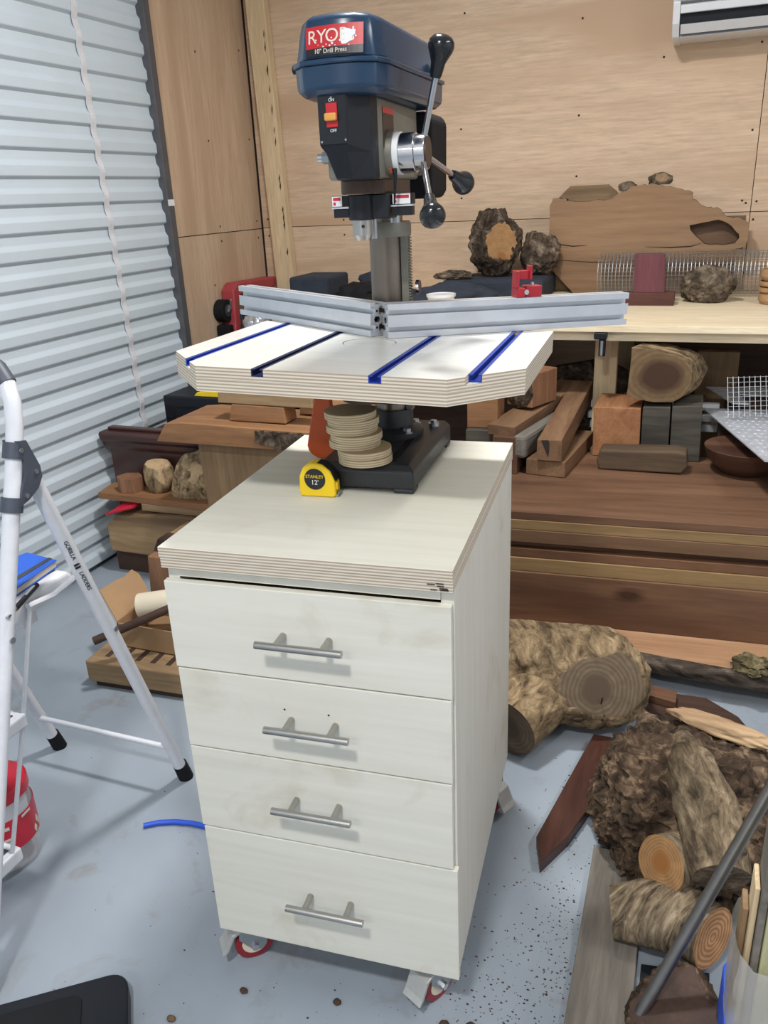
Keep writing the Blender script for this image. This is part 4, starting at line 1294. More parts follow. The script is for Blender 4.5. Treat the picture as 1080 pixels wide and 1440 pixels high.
# jar under the ladder
jr = thing('plastic_jar', 'clear plastic jar with red lid and red label under the ladder', 'jar', (-1.058, 0.058, 0))
MB().lathe([(0.0, 0.004), (0.06, 0.0), (0.072, 0.012), (0.075, 0.05), (0.075, 0.145), (0.068, 0.172), (0.058, 0.182), (0.056, 0.178), (0.066, 0.168), (0.073, 0.143), (0.073, 0.05), (0.070, 0.014), (0.058, 0.004), (0.0, 0.006)], 40).build('body', 'clear', jr)
MB().lathe([(0.0, 0.206), (0.068, 0.206), (0.074, 0.201), (0.075, 0.178), (0.070, 0.174), (0.0, 0.174)], 40).build('lid', 'red_plastic', jr)
lb2 = MB()
secs = []
for i in range(31):
    t = -1.9 + 3.4 * i / 30
    c_, s_ = math.cos(t), math.sin(t)
    secs.append([(0.0758 * c_, 0.0758 * s_, 0.065), (0.0766 * c_, 0.0766 * s_, 0.065), (0.0766 * c_, 0.0766 * s_, 0.142), (0.0758 * c_, 0.0758 * s_, 0.142)])
lb2.loft(secs)
lbo = lb2.build('label', 'red_plastic', jr)
for t, z in ((0.35, 0.078), (0.5, 0.094), (0.62, 0.08)):
    MB().prism([(-0.006, 0), (0, -0.012), (0.006, 0), (0, 0.012)], 0, 0.0006, T=frame((0.0768 * math.cos(t), 0.0768 * math.sin(t), z), (-math.sin(t), math.cos(t), 0), (math.cos(t), math.sin(t), 0))).build('label_diamond', 'cream', lbo)
for t, z, h in ((-0.62, 0.126, 0.004), (-0.62, 0.098, 0.003), (-0.66, 0.09, 0.003), (0.1, 0.136, 0.003)):
    MB().prism([(-0.014, -h), (0.012, -h), (0.012, h), (-0.014, h)], 0, 0.0006, T=frame((0.0772 * math.cos(t), 0.0772 * math.sin(t), z), (-math.sin(t), math.cos(t), 0), (math.cos(t), math.sin(t), 0))).build('label_print', 'cream', lbo)

# black tray in the near corner
tr = thing('tool_tray', 'flat black plastic case with rounded corners in the near left corner', 'case', (-0.594, -0.118, 0), (0, 0, math.radians(37.4)))
def rr_(x0, x1, y0, y1, r, n=7):
    out = []
    for cx, cy, a0 in ((x1 - r, y0 + r, -PI / 2), (x1 - r, y1 - r, 0), (x0 + r, y1 - r, PI / 2), (x0 + r, y0 + r, PI)):
        for i in range(n):
            a = a0 + PI / 2 * i / (n - 1)
            out.append((cx + r * math.cos(a), cy + r * math.sin(a)))
    return out
MB().prism(rr_(-0.62, 0.0, -0.42, 0.0, 0.034), 0.0, 0.036).build('shell', 'black_plastic', tr, 0.004, seg=3)
MB().prism(rr_(-0.56, -0.078, -0.36, -0.026, 0.02), 0.0362, 0.0395).build('lid_panel', 'black_rubber', tr, 0.0016)

# piece of blue hose
tag(MB().tube([(-0.818, 0.226, 0.0065), (-0.79, 0.246, 0.0065), (-0.755, 0.260, 0.0065), (-0.715, 0.268, 0.0065), (-0.67, 0.270, 0.0065), (-0.62, 0.262, 0.0065)], 0.0062, 12).build('blue_hose', 'blue_bright', loc=(-0.72, 0.25, 0)),
    'short piece of blue hose lying on the floor beside the cabinet', 'hose')

# ================================================================== wood and boxes by the door
def boxthing(name, label, cat, x0, x1, y0, y1, z0, z1, mat, rot=0.0, bev=0.003, group=None, tilt=(0, 0)):
    cx, cy = (x0 + x1) / 2, (y0 + y1) / 2
    o = MB().box(x0 - cx, x1 - cx, y0 - cy, y1 - cy, 0, z1 - z0).build(name, mat, None, bev)
    o.location = (cx, cy, z0)
    o.rotation_euler = (tilt[0], tilt[1], rot)
    return tag(o, label, cat, group)


XZ = Matrix(((1, 0, 0, 0), (0, 0, 1, 0), (0, 1, 0, 0), (0, 0, 0, 1)))   # prism drawn in (x,z), extruded along +y


def xzthing(name, label, cat, poly, y0, y1, mats, bev=0.003, side=None, group=None, rot=0.0):
    """outline in x,z (drawn clockwise seen from the front), thickness along y"""
    area = sum(poly[i][0] * poly[(i + 1) % len(poly)][1] - poly[(i + 1) % len(poly)][0] * poly[i][1] for i in range(len(poly)))
    if area > 0:
        poly = poly[::-1]
    cx = sum(p[0] for p in poly) / len(poly)
    zb = min(p[1] for p in poly)
    o = MB().prism([(p[0] - cx, p[1] - zb) for p in poly], y0 - (y0 + y1) / 2, y1 - (y0 + y1) / 2, 0, side, T=XZ).build(name, mats, None, bev)
    o.location = (cx, (y0 + y1) / 2, zb)
    o.rotation_euler.z = rot
    return tag(o, label, cat, group)


# dark lacquered headboard
ch = thing('dark_headboard', 'dark brown lacquered headboard with moulded top beside the roller door', 'headboard', (-1.55, 1.53, 0))
CT = Matrix.Translation((1.55, -1.53, 0))
MB().box(-1.835, -1.15, 1.505, 1.545, 0.0, 0.49, T=CT).build('body', 'brown_paint', ch, 0.004)
mo = [(0.0, 0.462), (-0.010, 0.480), (-0.014, 0.497), (-0.026, 0.510), (-0.030, 0.530), (-0.022, 0.538), (0.045, 0.538), (0.045, 0.462)]
MB().prism([(1.505 + y, z) for y, z in mo][::-1], -1.855, -1.14, T=CT @ Matrix(((0, 0, 1, 0), (1, 0, 0, 0), (0, 1, 0, 0), (0, 0, 0, 1)))).build('top_moulding', 'brown_paint', ch, 0.003)
MB().box(-1.84, -1.145, 1.515, 1.548, 0.538, 0.550, T=CT).build('cap', 'brown_paint', ch, 0.004)

boxthing('timber_crate', 'dark crate behind the headboard carrying the black toolbox', 'crate', -1.74, -1.20, 1.62, 1.95, 0.0, 0.508, 'dark_board')
tb2 = thing('tool_box', 'black plastic toolbox with yellow latch behind the stacked timber', 'toolbox', (-1.5, 1.78, 0.5085))
CT = Matrix.Translation((1.5, -1.78, -0.5085))
MB().box(-1.70, -1.24, 1.70, 1.88, 0.509, 0.636, T=CT).build('body', 'black_plastic', tb2, 0.006)
MB().box(-1.695, -1.655, 1.696, 1.70, 0.545, 0.60, T=CT).build('handle_recess', 'black_rubber', tb2, 0.002)
MB().box(-1.64, -1.30, 1.697, 1.70, 0.59, 0.596, T=CT).build('rib', 'black_rubber', tb2)
MB().prism([(-1.56, 0.637), (-1.545, 0.652), (-1.50, 0.658), (-1.40, 0.658), (-1.39, 0.637)][::-1], 1.71, 1.78, T=CT @ XZ).build('latch', 'yellow', tb2, 0.002)

boxthing('timber_bearer', 'dark bearer on the floor under the spalted beam', 'timber', -1.80, -1.50, 1.40, 1.47, 0.0, 0.094, 'dark_board')
xzthing('spalted_beam', 'spalted tan beam with dark streaks low against the dark chest', 'timber', [(-1.79, 0.097), (-1.22, 0.097), (-1.22, 0.27), (-1.45, 0.275), (-1.62, 0.262), (-1.74, 0.25), (-1.79, 0.205)], 1.36, 1.48, 'spalted', 0.008)
boxthing('timber_strip', 'thin tan strip lying on the spalted beam under the shelf board', 'timber', -1.62, -1.15, 1.375, 1.45, 0.2765, 0.305, 'tan_wood', 0.02)
xzthing('timber_block', 'small brown upright block under the shelf board beside the cabinet', 'timber', [(-1.40, 0.10), (-1.30, 0.10), (-1.30, 0.27), (-1.40, 0.27)], 1.22, 1.34, 'tan_wood_z')
rc = thing('spring_clamp', 'red plastic wrapped bundle tucked under the shelf board', 'clamp', (-1.70, 1.37, 0.262))
for k in range(5):
    MB().tube([(-0.072 + 0.006 * k, -0.02 + 0.008 * k, -0.008 + 0.003 * k), (-0.02, -0.015 + 0.009 * k, 0.012 + 0.002 * k), (0.05, -0.01 + 0.012 * k, 0.030)], [0.004, 0.0085, 0.006], 8).build('strand', 'red_plastic', rc)
sb = MB().prism([(-1.815, 1.375), (-1.13, 1.365), (-1.12, 1.47), (-1.835, 1.498)], 0.3055, 0.330)
tag(sb.build('shelf_board', 'orange_wood_x', None, 0.001, (-1.5, 1.5, 0.3055)), 'reddish board laid like a shelf across the spalted beam', 'board')
hx_ = [(-1.705 + 0.052 * math.cos(0.3 + k * PI / 3), 1.435 + 0.046 * math.sin(0.3 + k * PI / 3)) for k in range(6)]
tag(MB().prism(hx_, 0.3303, 0.386).build('hexagon_block', 'orange_wood_z', None, 0.001, (-1.705, 1.465, 0.3303)), 'hexagonal pinkish-brown block on the left of the shelf board', 'block')
rough_blob('log_offcut', ['bark_log', 'sapwood'], (-1.585, 1.455, 0.395), (0.062, 0.044, 0.085), 3, 0.08, 4, [((-1.585, 1.455, 0.440), (0.05, -0.25, 1)), ((-1.55, 1.42, 0.38), (0.5, -0.8, 0.1)), ((-1.615, 1.42, 0.38), (-0.6, -0.8, 0.0))], base=0.3303)
tag(bpy.data.objects['log_offcut'], 'pale split log offcut beside the hexagonal block', 'log')
rough_blob('bark_wedge', ['bark_log', 'sapwood'], (-1.42, 1.445, 0.36), (0.095, 0.05, 0.145), 8, 0.10, 4, [((-1.42, 1.40, 0.42), (0.1, -1, 0.25))], (0, 0.35, 0), base=0.3303)
tag(bpy.data.objects['bark_wedge'], 'triangular piece with bark and a pale face beside the upright board', 'log')
xzthing('upright_board', 'tan upright plywood offcut between shelf board and long plank', 'board', [(-1.272, 0.3305), (-0.92, 0.3305), (-0.90, 0.598), (-1.285, 0.598)], 1.30, 1.40, 'tan_wood_z', 0.001)
pk = xzthing('live_edge_plank', 'thick reddish plank with pointed left end atop the upright board', 'board', [(-1.405, 0.5985), (-1.02, 0.5985), (-0.83, 0.602), (-0.80, 0.663), (-1.30, 0.668), (-1.362, 0.662)], 1.24, 1.50, 'orange_wood_x', 0.002)
mb = MB()
for i in range(14):
    x = -1.02 + 0.015 * i
    mb.box(x, x + 0.0155, -0.004 - 0.002 * math.sin(i * 1.7) - 0.132, -0.125, 0.002 + max(0, 0.02 - 0.004 * i), 0.060 + 0.002 * math.sin(i * 2.1), T=Matrix.Translation((1.12, 0.0, 0.0)))
bk = mb.build('bark_edge', 'bark_dark', pk)
tag(bk, kind='stuff')
xzthing('timber_block', 'short reddish block on the plank under the grey-brown bar', 'timber', [(-1.15, 0.6685), (-0.94, 0.6685), (-0.945, 0.722), (-1.135, 0.725)], 1.30, 1.38, 'orange_wood_x')
xzthing('timber_bar', 'grey-brown bar lying just below the left end of the white table', 'timber', [(-1.186, 0.727), (-0.84, 0.7235), (-0.842, 0.758), (-1.182, 0.768)], 1.30, 1.37, 'tan_wood')
xzthing('timber_board', 'thin orange board behind the orange paddle on the stacked timber', 'board', [(-0.95, 0.670), (-0.70, 0.670), (-0.70, 0.703), (-0.95, 0.703)], 1.42, 1.62, 'orange_wood_x')
boxthing('timber_block', 'brown block behind the cabinet under the thick plank', 'timber', -0.98, -0.74, 1.42, 1.70, 0.0, 0.598, 'tan_wood_z')

# timber on the floor with notched top, cardboard on it
nt = thing('notched_timber', 'heavy notched timber on the floor behind the ladder leg', 'timber', (-1.15, 0.75, 0))
CT = Matrix.Translation((1.15, -0.75, 0))
NR = CT @ Matrix.Translation((-1.345, 0.675, 0)) @ Matrix.Rotation(0.06, 4, 'Z')
MB().box(0.0, 0.52, 0.0, 0.30, 0.018, 0.088, T=NR).build('beam', 'tan_wood', nt, 0.005)
for x in (0.02, 0.19):
    MB().box(x, x + 0.12, 0.01, 0.29, 0.0, 0.018, T=NR).build('runner', 'dark_board', nt)
for k in range(7):
    MB().box(0.045 + 0.052 * k, 0.062 + 0.052 * k, 0.035, 0.125, 0.0882, 0.0888, T=NR).build('notch', 'dark_board', nt)
bxc = thing('cardboard_box', 'open cardboard box with raised flap behind the ladder leg', 'box', (-1.1, 0.88, 0.089))
C0 = Matrix.Translation((1.1, -0.88, -0.089))
CT = C0 @ Matrix.Translation((-1.293, 0.778, 0))
MB().box(0.0, 0.42, 0.0, 0.004, 0.089, 0.168, T=CT).box(0.0, 0.42, 0.20, 0.204, 0.089, 0.175, T=CT).box(0.0, 0.004, 0.0, 0.20, 0.089, 0.175, T=CT).box(0.416, 0.42, 0.0, 0.20, 0.089, 0.175, T=CT).box(0, 0.42, 0, 0.20, 0.0885, 0.0915, T=CT).build('box_shell', 'cardboard', bxc)
fp = [Vector(p) for p in ((-1.296, 0.783, 0.172), (-1.297, 0.955, 0.177), (-1.378, 1.012, 0.214), (-1.405, 1.012, 0.226), (-1.399, 0.962, 0.222), (-1.404, 0.945, 0.224), (-1.410, 0.857, 0.224))]
nn_ = (fp[6] - fp[0]).cross(fp[3] - fp[0]).normalized() * 0.0035
fp = [p - nn_.normalized() * (p - fp[0]).dot(nn_.normalized()) for p in fp]
MB().loft([[C0 @ p for p in fp], [C0 @ (p + nn_) for p in fp]]).build('raised_flap', 'cardboard', bxc)
tag(MB().lathe([(0.038, 0.0), (0.040, 0.0), (0.040, 0.27), (0.036, 0.27), (0.036, 0.0)], 28, T=frame((-1.268, 0.862, 0.186), (0, 0, 1), (0.93, 0.33, 0.12))).build('paper_roll', 'paper', None, 0, (-1.13, 0.9, 0.2)), 'roll of off-white paper sticking out of the cardboard box', 'paper roll')
tag(MB().tube([(-1.285, 0.665, 0.170), (-1.10, 0.80, 0.238), (-0.95, 0.91, 0.29)], 0.0125, 12, capmi=1).build('dark_rod', ['dark_board', 'orange_wood'], None, 0, (-1.12, 0.79, 0.23)), 'dark wooden rod lying across the cardboard box', 'rod')
xzthing('timber_block', 'orange-brown block standing on end behind the paper roll', 'timber', [(-1.425, 0.0), (-1.24, 0.0), (-1.22, 0.235), (-1.405, 0.235)], 1.10, 1.19, 'orange_wood_z')
xzthing('timber_block', 'dark end of a post just left of the cabinet top corner', 'timber', [(-1.41, 0.2355), (-1.25, 0.2355), (-1.24, 0.285), (-1.385, 0.285)], 1.14, 1.20, 'dark_board')
rough_blob('wood_scrap', ['sapwood', 'paper'], (-1.08, 0.85, 0.150), (0.05, 0.04, 0.05), 12, 0.2, 2, [((-1.08, 0.825, 0.15), (0.1, -1, 0.3))])
tag(bpy.data.objects['wood_scrap'], 'pale angular scrap in the cardboard box below the rod', 'wood scrap')

# red dolly hung on the side wall
dl_ = thing('red_dolly', 'red framed dolly with black castor hung on the plywood side wall', 'dolly', (-1.80, 2.55, 0.70))
CT = Matrix.Translation((1.80, -2.55, -0.70))
# outline in (y,z) on the wall at x ~ -1.85..-1.78
dpoly = [(2.44, 0.66), (2.48, 0.66), (2.525, 0.80), (2.515, 0.885), (2.54, 0.925), (2.90, 0.925), (2.91, 0.975), (2.53, 0.982), (2.485, 0.955), (2.475, 0.80)]
MB().prism(dpoly, -1.87, -1.80, T=CT @ Matrix(((0, 0, 1, 0), (1, 0, 0, 0), (0, 1, 0, 0), (0, 0, 0, 1)))).build('frame_rail', 'dolly_red', dl_, 0.008)
MB().cyl(CT @ Vector((-1.875, 2.455, 0.862)), CT @ Vector((-1.825, 2.455, 0.862)), 0.052, n=30).build('wheel', 'black_rubber', dl_, 0.004)
MB().cyl(CT @ Vector((-1.826, 2.455, 0.862)), CT @ Vector((-1.822, 2.455, 0.862)), 0.028, n=24).build('hub', 'dark_grey', dl_)
MB().prism([(2.45, 0.857), (2.485, 0.872), (2.50, 0.922), (2.49, 0.927)], -1.822, -1.815, T=CT @ Matrix(((0, 0, 1, 0), (1, 0, 0, 0), (0, 1, 0, 0), (0, 0, 0, 1)))).build('fork', 'zinc', dl_)
MB().box(-1.87, -1.80, 2.53, 2.60, 0.64, 0.84, T=CT).build('pad', 'cloth_navy', dl_, 0.006)
MB().box(-1.87, -1.80, 2.41, 2.45, 0.62, 0.80, T=CT).build('pad', 'black_rubber', dl_, 0.006)
rough_blob('foil_bundle', ['alu'], (-1.60, 2.33, 0.775), (0.07, 0.05, 0.085), 23, 0.25, 4, ridged=0.3, fine=0.15, base=0.69)
tag(bpy.data.objects['foil_bundle'], 'crumpled silvery bundle behind the left end of the fence', 'bundle')
boxthing('black_crate', 'low black crate behind the table carrying the silvery bundle', 'crate', -1.75, -1.42, 2.2, 2.42, 0.0, 0.688, 'black_plastic', 0, 0.01)
boxthing('black_crate', 'tall black crate left of the workbench under the small black case', 'crate', -1.56, -1.27, 2.43, 2.85, 0.0, 0.899, 'black_plastic', 0, 0.01)

# ================================================================== things on the workbench
ZB_ = 0.9002
hole = [(0.188, 1.17), (0.242, 1.179), (0.295, 1.189), (0.337, 1.171), (0.372, 1.135), (0.382, 1.121), (0.366, 1.097), (0.318, 1.09), (0.25, 1.097), (0.199, 1.145)]
osl = [(-0.386, 1.264), (-0.372, 1.295), (-0.321, 1.293), (-0.305, 1.281), (-0.216, 1.278), (-0.123, 1.283), (-0.101, 1.304), (-0.073, 1.314), (-0.046, 1.329), (-0.004, 1.335), (0.023, 1.337), (0.08, 1.324), (0.141, 1.31),
       (0.185, 1.298), (0.193, 1.271), (0.222, 1.248), (0.264, 1.236), (0.29, 1.235), (0.326, 1.199), (0.361, 1.195), (0.401, 1.183), (0.412, 1.161), (0.413, 1.101), (0.399, 1.082), (0.36, 1.069), (0.38, 0.98), (0.35, 0.9003), (-0.272, 0.9003), (-0.381, 1.014)]
random.seed(5)
def roughen(poly, k=3, a=0.004, close=True):
    out = []
    for i, p in enumerate(poly):
        if not close and i == len(poly) - 1:
            out.append(p)
            break
        q = poly[(i + 1) % len(poly)]
        for j in range(k):
            t = j / k
            jit = a if j else a * 0.4
            out.append((p[0] + (q[0] - p[0]) * t + random.uniform(-jit, jit), p[1] + (q[1] - p[1]) * t + random.uniform(-jit, jit)))
    return out
n_top = 26
osl2 = roughen(osl[:n_top], 3, 0.004, False) + osl[n_top:]
mb = MB().holed(osl2, [roughen(hole, 3, 0.003)], 2.80, 2.855, 0, 1, 1, T=XZ @ Matrix.Translation((0.0, -0.9003, 0)))
sl = mb.build('burl_slab', ['burl_slab', 'bark_edge'], None, 0, (0, 2.82, 0))
sl.location.z = 0.9003
tag(sl, 'large live-edge burl slab with a hole standing against the back wall', 'slab')
MB().box(0.17, 0.40, 2.857, 2.865, 0.17, 0.30, T=Matrix.Translation((0, -2.82, 0))).build('hollow_back', 'brown_board2', sl)
ck = MB()
for pts, w in (([(-0.38, 1.107), (-0.33, 1.105), (-0.28, 1.098), (-0.22, 1.101)], 0.005), ([(-0.36, 1.097), (-0.30, 1.092)], 0.004), ([(-0.38, 1.045), (-0.2, 1.03), (0.0, 1.033), (0.08, 1.028)], 0.004), ([(0.02, 1.09), (0.12, 1.085), (0.2, 1.088), (0.24, 1.10)], 0.005)):
    pl = [(x, z - 0.9003 - w * (0.3 + 0.7 * (0 < i < len(pts) - 1)) / 2) for i, (x, z) in enumerate(pts)] + [(x, z - 0.9003 + w * (0.2 + 0.8 * (0 < i < len(pts) - 1)) / 2) for i, (x, z) in list(enumerate(pts))[::-1]]
    ck.prism(pl[::-1], -0.0205, -0.0196, T=XZ)
tag(ck.build('crack', 'gap', sl), kind='stuff')
xzthing('octagon_board', 'tan octagonal board peeking out behind the burl slab', 'board', [(-0.40, 0.9003), (-0.10, 0.9003), (-0.10, 1.27), (-0.12, 1.311), (-0.158, 1.341), (-0.315, 1.341), (-0.358, 1.30), (-0.40, 1.25)], 2.885, 2.925, 'tan_wood', 0.001)
rough_blob('burl_piece', ['bark_grey', 'tan_wood'], (0.06, 2.83, 1.351), (0.052, 0.03, 0.027), 31, 0.2, 3, [((0.06, 2.806, 1.35), (0.1, -1, 0.3))], base=1.331)
tag(bpy.data.objects['burl_piece'], 'small knobbly burl piece balanced on top of the big slab', 'wood')
rough_blob('burl_piece', ['bark_grey'], (-0.07, 2.83, 1.326), (0.04, 0.02, 0.02), 37, 0.3, 3, base=1.312)
tag(bpy.data.objects['burl_piece.001'], 'thin bark lump on the slab edge beside the octagonal board', 'wood')

# roll of wire mesh
mr = thing('mesh_roll', 'roll of galvanised wire mesh lying before the burl slab', 'wire mesh', (0.45, 2.708, ZB_))
mb = MB()
def spiral(t):
    r = 0.088 - 0.010 * t
    a = 2 * PI * t - 0.4
    return r * math.cos(a), 0.0895 + r * math.sin(a)
for k in range(84):
    x = -0.60 + k * 0.0145
    mb.tube([(x, *spiral(i / 30)) for i in range(0, 64)], 0.0008, 3, smooth=False, caps=(False, False))
for i in range(0, 64):
    y, z = spiral(i / 30)
    mb.cyl((-0.605, y, z), (0.62, y, z), 0.0008, n=3, smooth=False, caps=(False, False))
tag(mb.build('wire_grid', 'galv', mr), kind='stuff')

pb = xzthing('purple_block', 'dark purple-brown base block lying in front of the mesh roll', 'block', [(-0.018, 0.9003), (0.166, 0.9003), (0.166, 0.949), (-0.02, 0.949)], 2.40, 2.47, 'purple_brown', 0.001)
xzthing('purple_block', 'purpleheart block standing upright on the purple-brown base', 'block', [(0.014, 0.9495), (0.130, 0.9495), (0.120, 1.088), (0.012, 1.090)], 2.402, 2.45, 'purple', 0.001)
rough_blob('burl_ball', ['bark_grey'], (0.282, 2.53, 0.958), (0.096, 0.07, 0.072), 41, 0.16, 5, ridged=0.2, fine=0.06, base=0.9003, pits=0.10)
tag(bpy.data.objects['burl_ball'], 'round twiggy burl sitting on the bench beside the purple block', 'burl')
zb = ZB_
for k, (r, h, lb_) in enumerate(((0.072, 0.038, 'lowest of the turned wooden bowls at the right edge of the bench'), (0.075, 0.022, 'second turned wooden bowl from the bench in the right-hand stack'), (0.076, 0.022, 'third turned wooden bowl in the stack at the right edge'), (0.074, 0.042, 'topmost turned wooden bowl, open, at the right edge of the bench'))):
    tag(MB().lathe([(0.0, 0.0), (r * 0.86, 0.0), (r, h * 0.4), (r * 0.97, h), (r * 0.90, h), (r * 0.88, h * 0.5), (0, h * 0.35)], 36, T=Matrix.Translation((0.532, 2.48, zb))).build('wooden_bowl', 'bowl_wood', None, 0.002, (0.532, 2.48, zb)), lb_, 'bowl', 'stacked turned bowls')
    zb += h + 0.0005

# dark crates and cloth, burls on them
boxthing('navy_box', 'navy fabric box on the bench under the bark-covered burls', 'box', -0.80, -0.36, 2.55, 2.86, ZB_, 0.985, 'cloth_navy', 0, 0.015)
rough_blob('navy_cloth', ['cloth_navy'], (-0.72, 2.41, 0.925), (0.21, 0.11, 0.062), 51, 0.2, 4, fine=0.06, base=0.9003)
tag(bpy.data.objects['navy_cloth'], 'crumpled navy cloth on the bench right of the column', 'cloth')
boxthing('black_case', 'small black case on the bench beside the corner stud', 'case', -1.49, -1.30, 2.45, 2.7, ZB_, 1.012, 'cloth_navy', 0, 0.012)
rough_blob('dark_cloth', ['black_rubber'], (-1.09, 2.40, 0.93), (0.14, 0.13, 0.065), 57, 0.22, 4, fine=0.08, base=0.9003)
tag(bpy.data.objects['dark_cloth'], 'crumpled black cloth on the bench left of the column', 'cloth')
rough_blob('black_bag', ['cloth_navy'], (-1.14, 2.69, 0.965), (0.10, 0.08, 0.06), 59, 0.2, 3, fine=0.06, base=0.9003)
tag(bpy.data.objects['black_bag'], 'dark soft bag behind the crumpled black cloth', 'bag')
tub = thing('plastic_tub', 'white plastic tub with lid on the bench behind the fence', 'tub', (-0.70, 2.22, ZB_))
MB().lathe([(0.0, 0.0), (0.046, 0.0), (0.054, 0.056), (0.0, 0.056)], 30).build('tub_body', 'white_plastic', tub)
MB().lathe([(0.0, 0.056), (0.058, 0.056), (0.059, 0.066), (0.052, 0.067), (0.050, 0.064), (0, 0.064)], 30).build('lid', 'white_plastic', tub)
rough_blob('bark_burl', ['bark_dark', 'rings_gold'], (-0.60, 2.70, 1.120), (0.105, 0.085, 0.135), 61, 0.16, 5, [((-0.555, 2.63, 1.07), (0.45, -0.8, 0.15))], ridged=0.25, fine=0.05, base=0.9858, pits=0.10)
tag(bpy.data.objects['bark_burl'], 'tall grey bark-covered burl with a sawn golden face on the bench', 'burl')
rough_blob('bark_burl', ['bark_dark'], (-0.412, 2.745, 1.07), (0.08, 0.05, 0.09), 67, 0.2, 5, ridged=0.25, fine=0.06, base=0.9858, pits=0.12)
tag(bpy.data.objects['bark_burl.001'], 'rough dark burl wedged between the tall burl and the slab', 'burl')
rough_blob('bark_burl', ['bark_grey'], (-0.76, 2.60, 1.00), (0.085, 0.05, 0.022), 71, 0.2, 4, fine=0.08, base=0.9858)
tag(bpy.data.objects['bark_burl.002'], 'flat bark shard lying left of the tall burl', 'bark')

# ================================================================== lumber stack in front of the bench
SR = 0.075
SM = Matrix.Translation((0.15, 1.30, 0)) @ Matrix.Rotation(SR, 4, 'Z')


def board(label, x0, x1, y0, depth, z0, z1, mat, bev=0.002, name='lumber_board'):
    c = SM @ Vector(((x0 + x1) / 2, y0 + depth / 2, z0))
    o = MB().box(-(x1 - x0) / 2, (x1 - x0) / 2, -depth / 2, depth / 2, 0, z1 - z0).build(name, mat, None, bev)
    o.location = c
    o.rotation_euler.z = SR
    return tag(o, label, 'board', 'boards stacked before the bench')


for x, lb_ in ((-0.45, 'bearer on the floor under the hidden end of the lumber stack'), (0.45, 'bearer on the floor under the right of the lumber stack')):
    board(lb_, x, x + 0.07, -0.08, 0.62, 0.0, 0.048, 'dark_board')
# live-edge slab at the bottom
edge = [(-0.75, -0.16), (-0.45, -0.15), (-0.3, -0.148), (-0.15, -0.142), (0.0, -0.14), (0.12, -0.158), (0.25, -0.178), (0.4, -0.19), (0.6, -0.195), (0.95, -0.19)]
pl = []
for i in range(len(edge) - 1):
    for j in range(6):
        t = j / 6
        pl.append((edge[i][0] + (edge[i + 1][0] - edge[i][0]) * t, edge[i][1] + (edge[i + 1][1] - edge[i][1]) * t))
pl.append(edge[-1])
top_e = [(x, y + 0.004 * noise.noise(Vector((x * 14, 3, 0)))) for x, y in pl]
mb = MB()
nn = len(pl)
full = top_e + [(0.95, 0.5), (-0.75, 0.5)]
vs = [(x, y, 0.108) for x, y in full] + [(x, y, 0.050) for x, y in full]
mb.add(vs, [list(range(len(full))), list(range(len(full), 2 * len(full)))[::-1]], 0)
# bark skin
rows = []
for k in range(6):
    t = k / 5
    row = []
    for i, (x, y) in enumerate(top_e):
        b = 0.014 * math.sin(PI * t) + 0.007 * noise.noise(Vector((x * 26, t * 3, 5))) * (0 < t < 1) - 0.02 * t * 0
        row.append((x, y - b, 0.108 - 0.058 * t))
    rows.append(row)
vs = [p for r in rows for p in r]
fs = [(k * nn + i, (k + 1) * nn + i, (k + 1) * nn + i + 1, k * nn + i + 1) for k in range(5) for i in range(nn - 1)]
mb.add(vs, fs, 1, True)
L_ = len(full)
mb.add([(x, y, z) for x, y in full[-3:] + [full[0]] for z in (0.108, 0.05)], [(0, 1, 3, 2), (2, 3, 5, 4), (4, 5, 7, 6)], 0)
o = mb.build('live_edge_slab', ['pink_board', 'bark_edge'])
o.location = SM.translation
o.rotation_euler.z = SR
tag(o, 'thick pinkish slab with dark bark edge at the bottom of the stack', 'slab')
MB().box(0.10, 0.6, -0.135, -0.11, 0.035, 0.0495).build('under_edge', 'pink_board', o)
board('wide brown board on edge directly above the bark-edged slab', -0.75, 0.95, -0.03, 0.45, 0.1085, 0.271, 'brown_board')
board('golden yellow board above the wide brown board', -0.75, 0.95, -0.024, 0.45, 0.2715, 0.3145, 'gold_board')
board('thin reddish board above the golden one', -0.75, 0.95, -0.020, 0.45, 0.315, 0.343, 'cedar')
board('dark recessed red board in the middle of the stack', -0.75, 0.95, 0.0, 0.43, 0.3435, 0.3635, 'redgum')
board('brown board under the second from top of the stack', -0.75, 0.95, -0.022, 0.45, 0.364, 0.4035, 'brown_board2')
board('golden-brown board second from the top of the stack', -0.75, 0.95, -0.020, 0.45, 0.404, 0.434, 'gold_board')
board('broad dark red-brown slab with knots on top of the stack', -0.75, 0.95, -0.018, 0.62, 0.4345, 0.4585, 'brown_board')

ZS = 0.459
# blocks standing on the stack
def rotbox(name, label, cat, c, size, rot, mats, bev=0.002, tilt=(0, 0)):
    o = MB().box(-size[0] / 2, size[0] / 2, -size[1] / 2, size[1] / 2, 0, size[2]).build(name, mats, None, bev)
    o.location = c
    o.rotation_euler = (tilt[0], tilt[1], rot)
    return tag(o, label, cat)


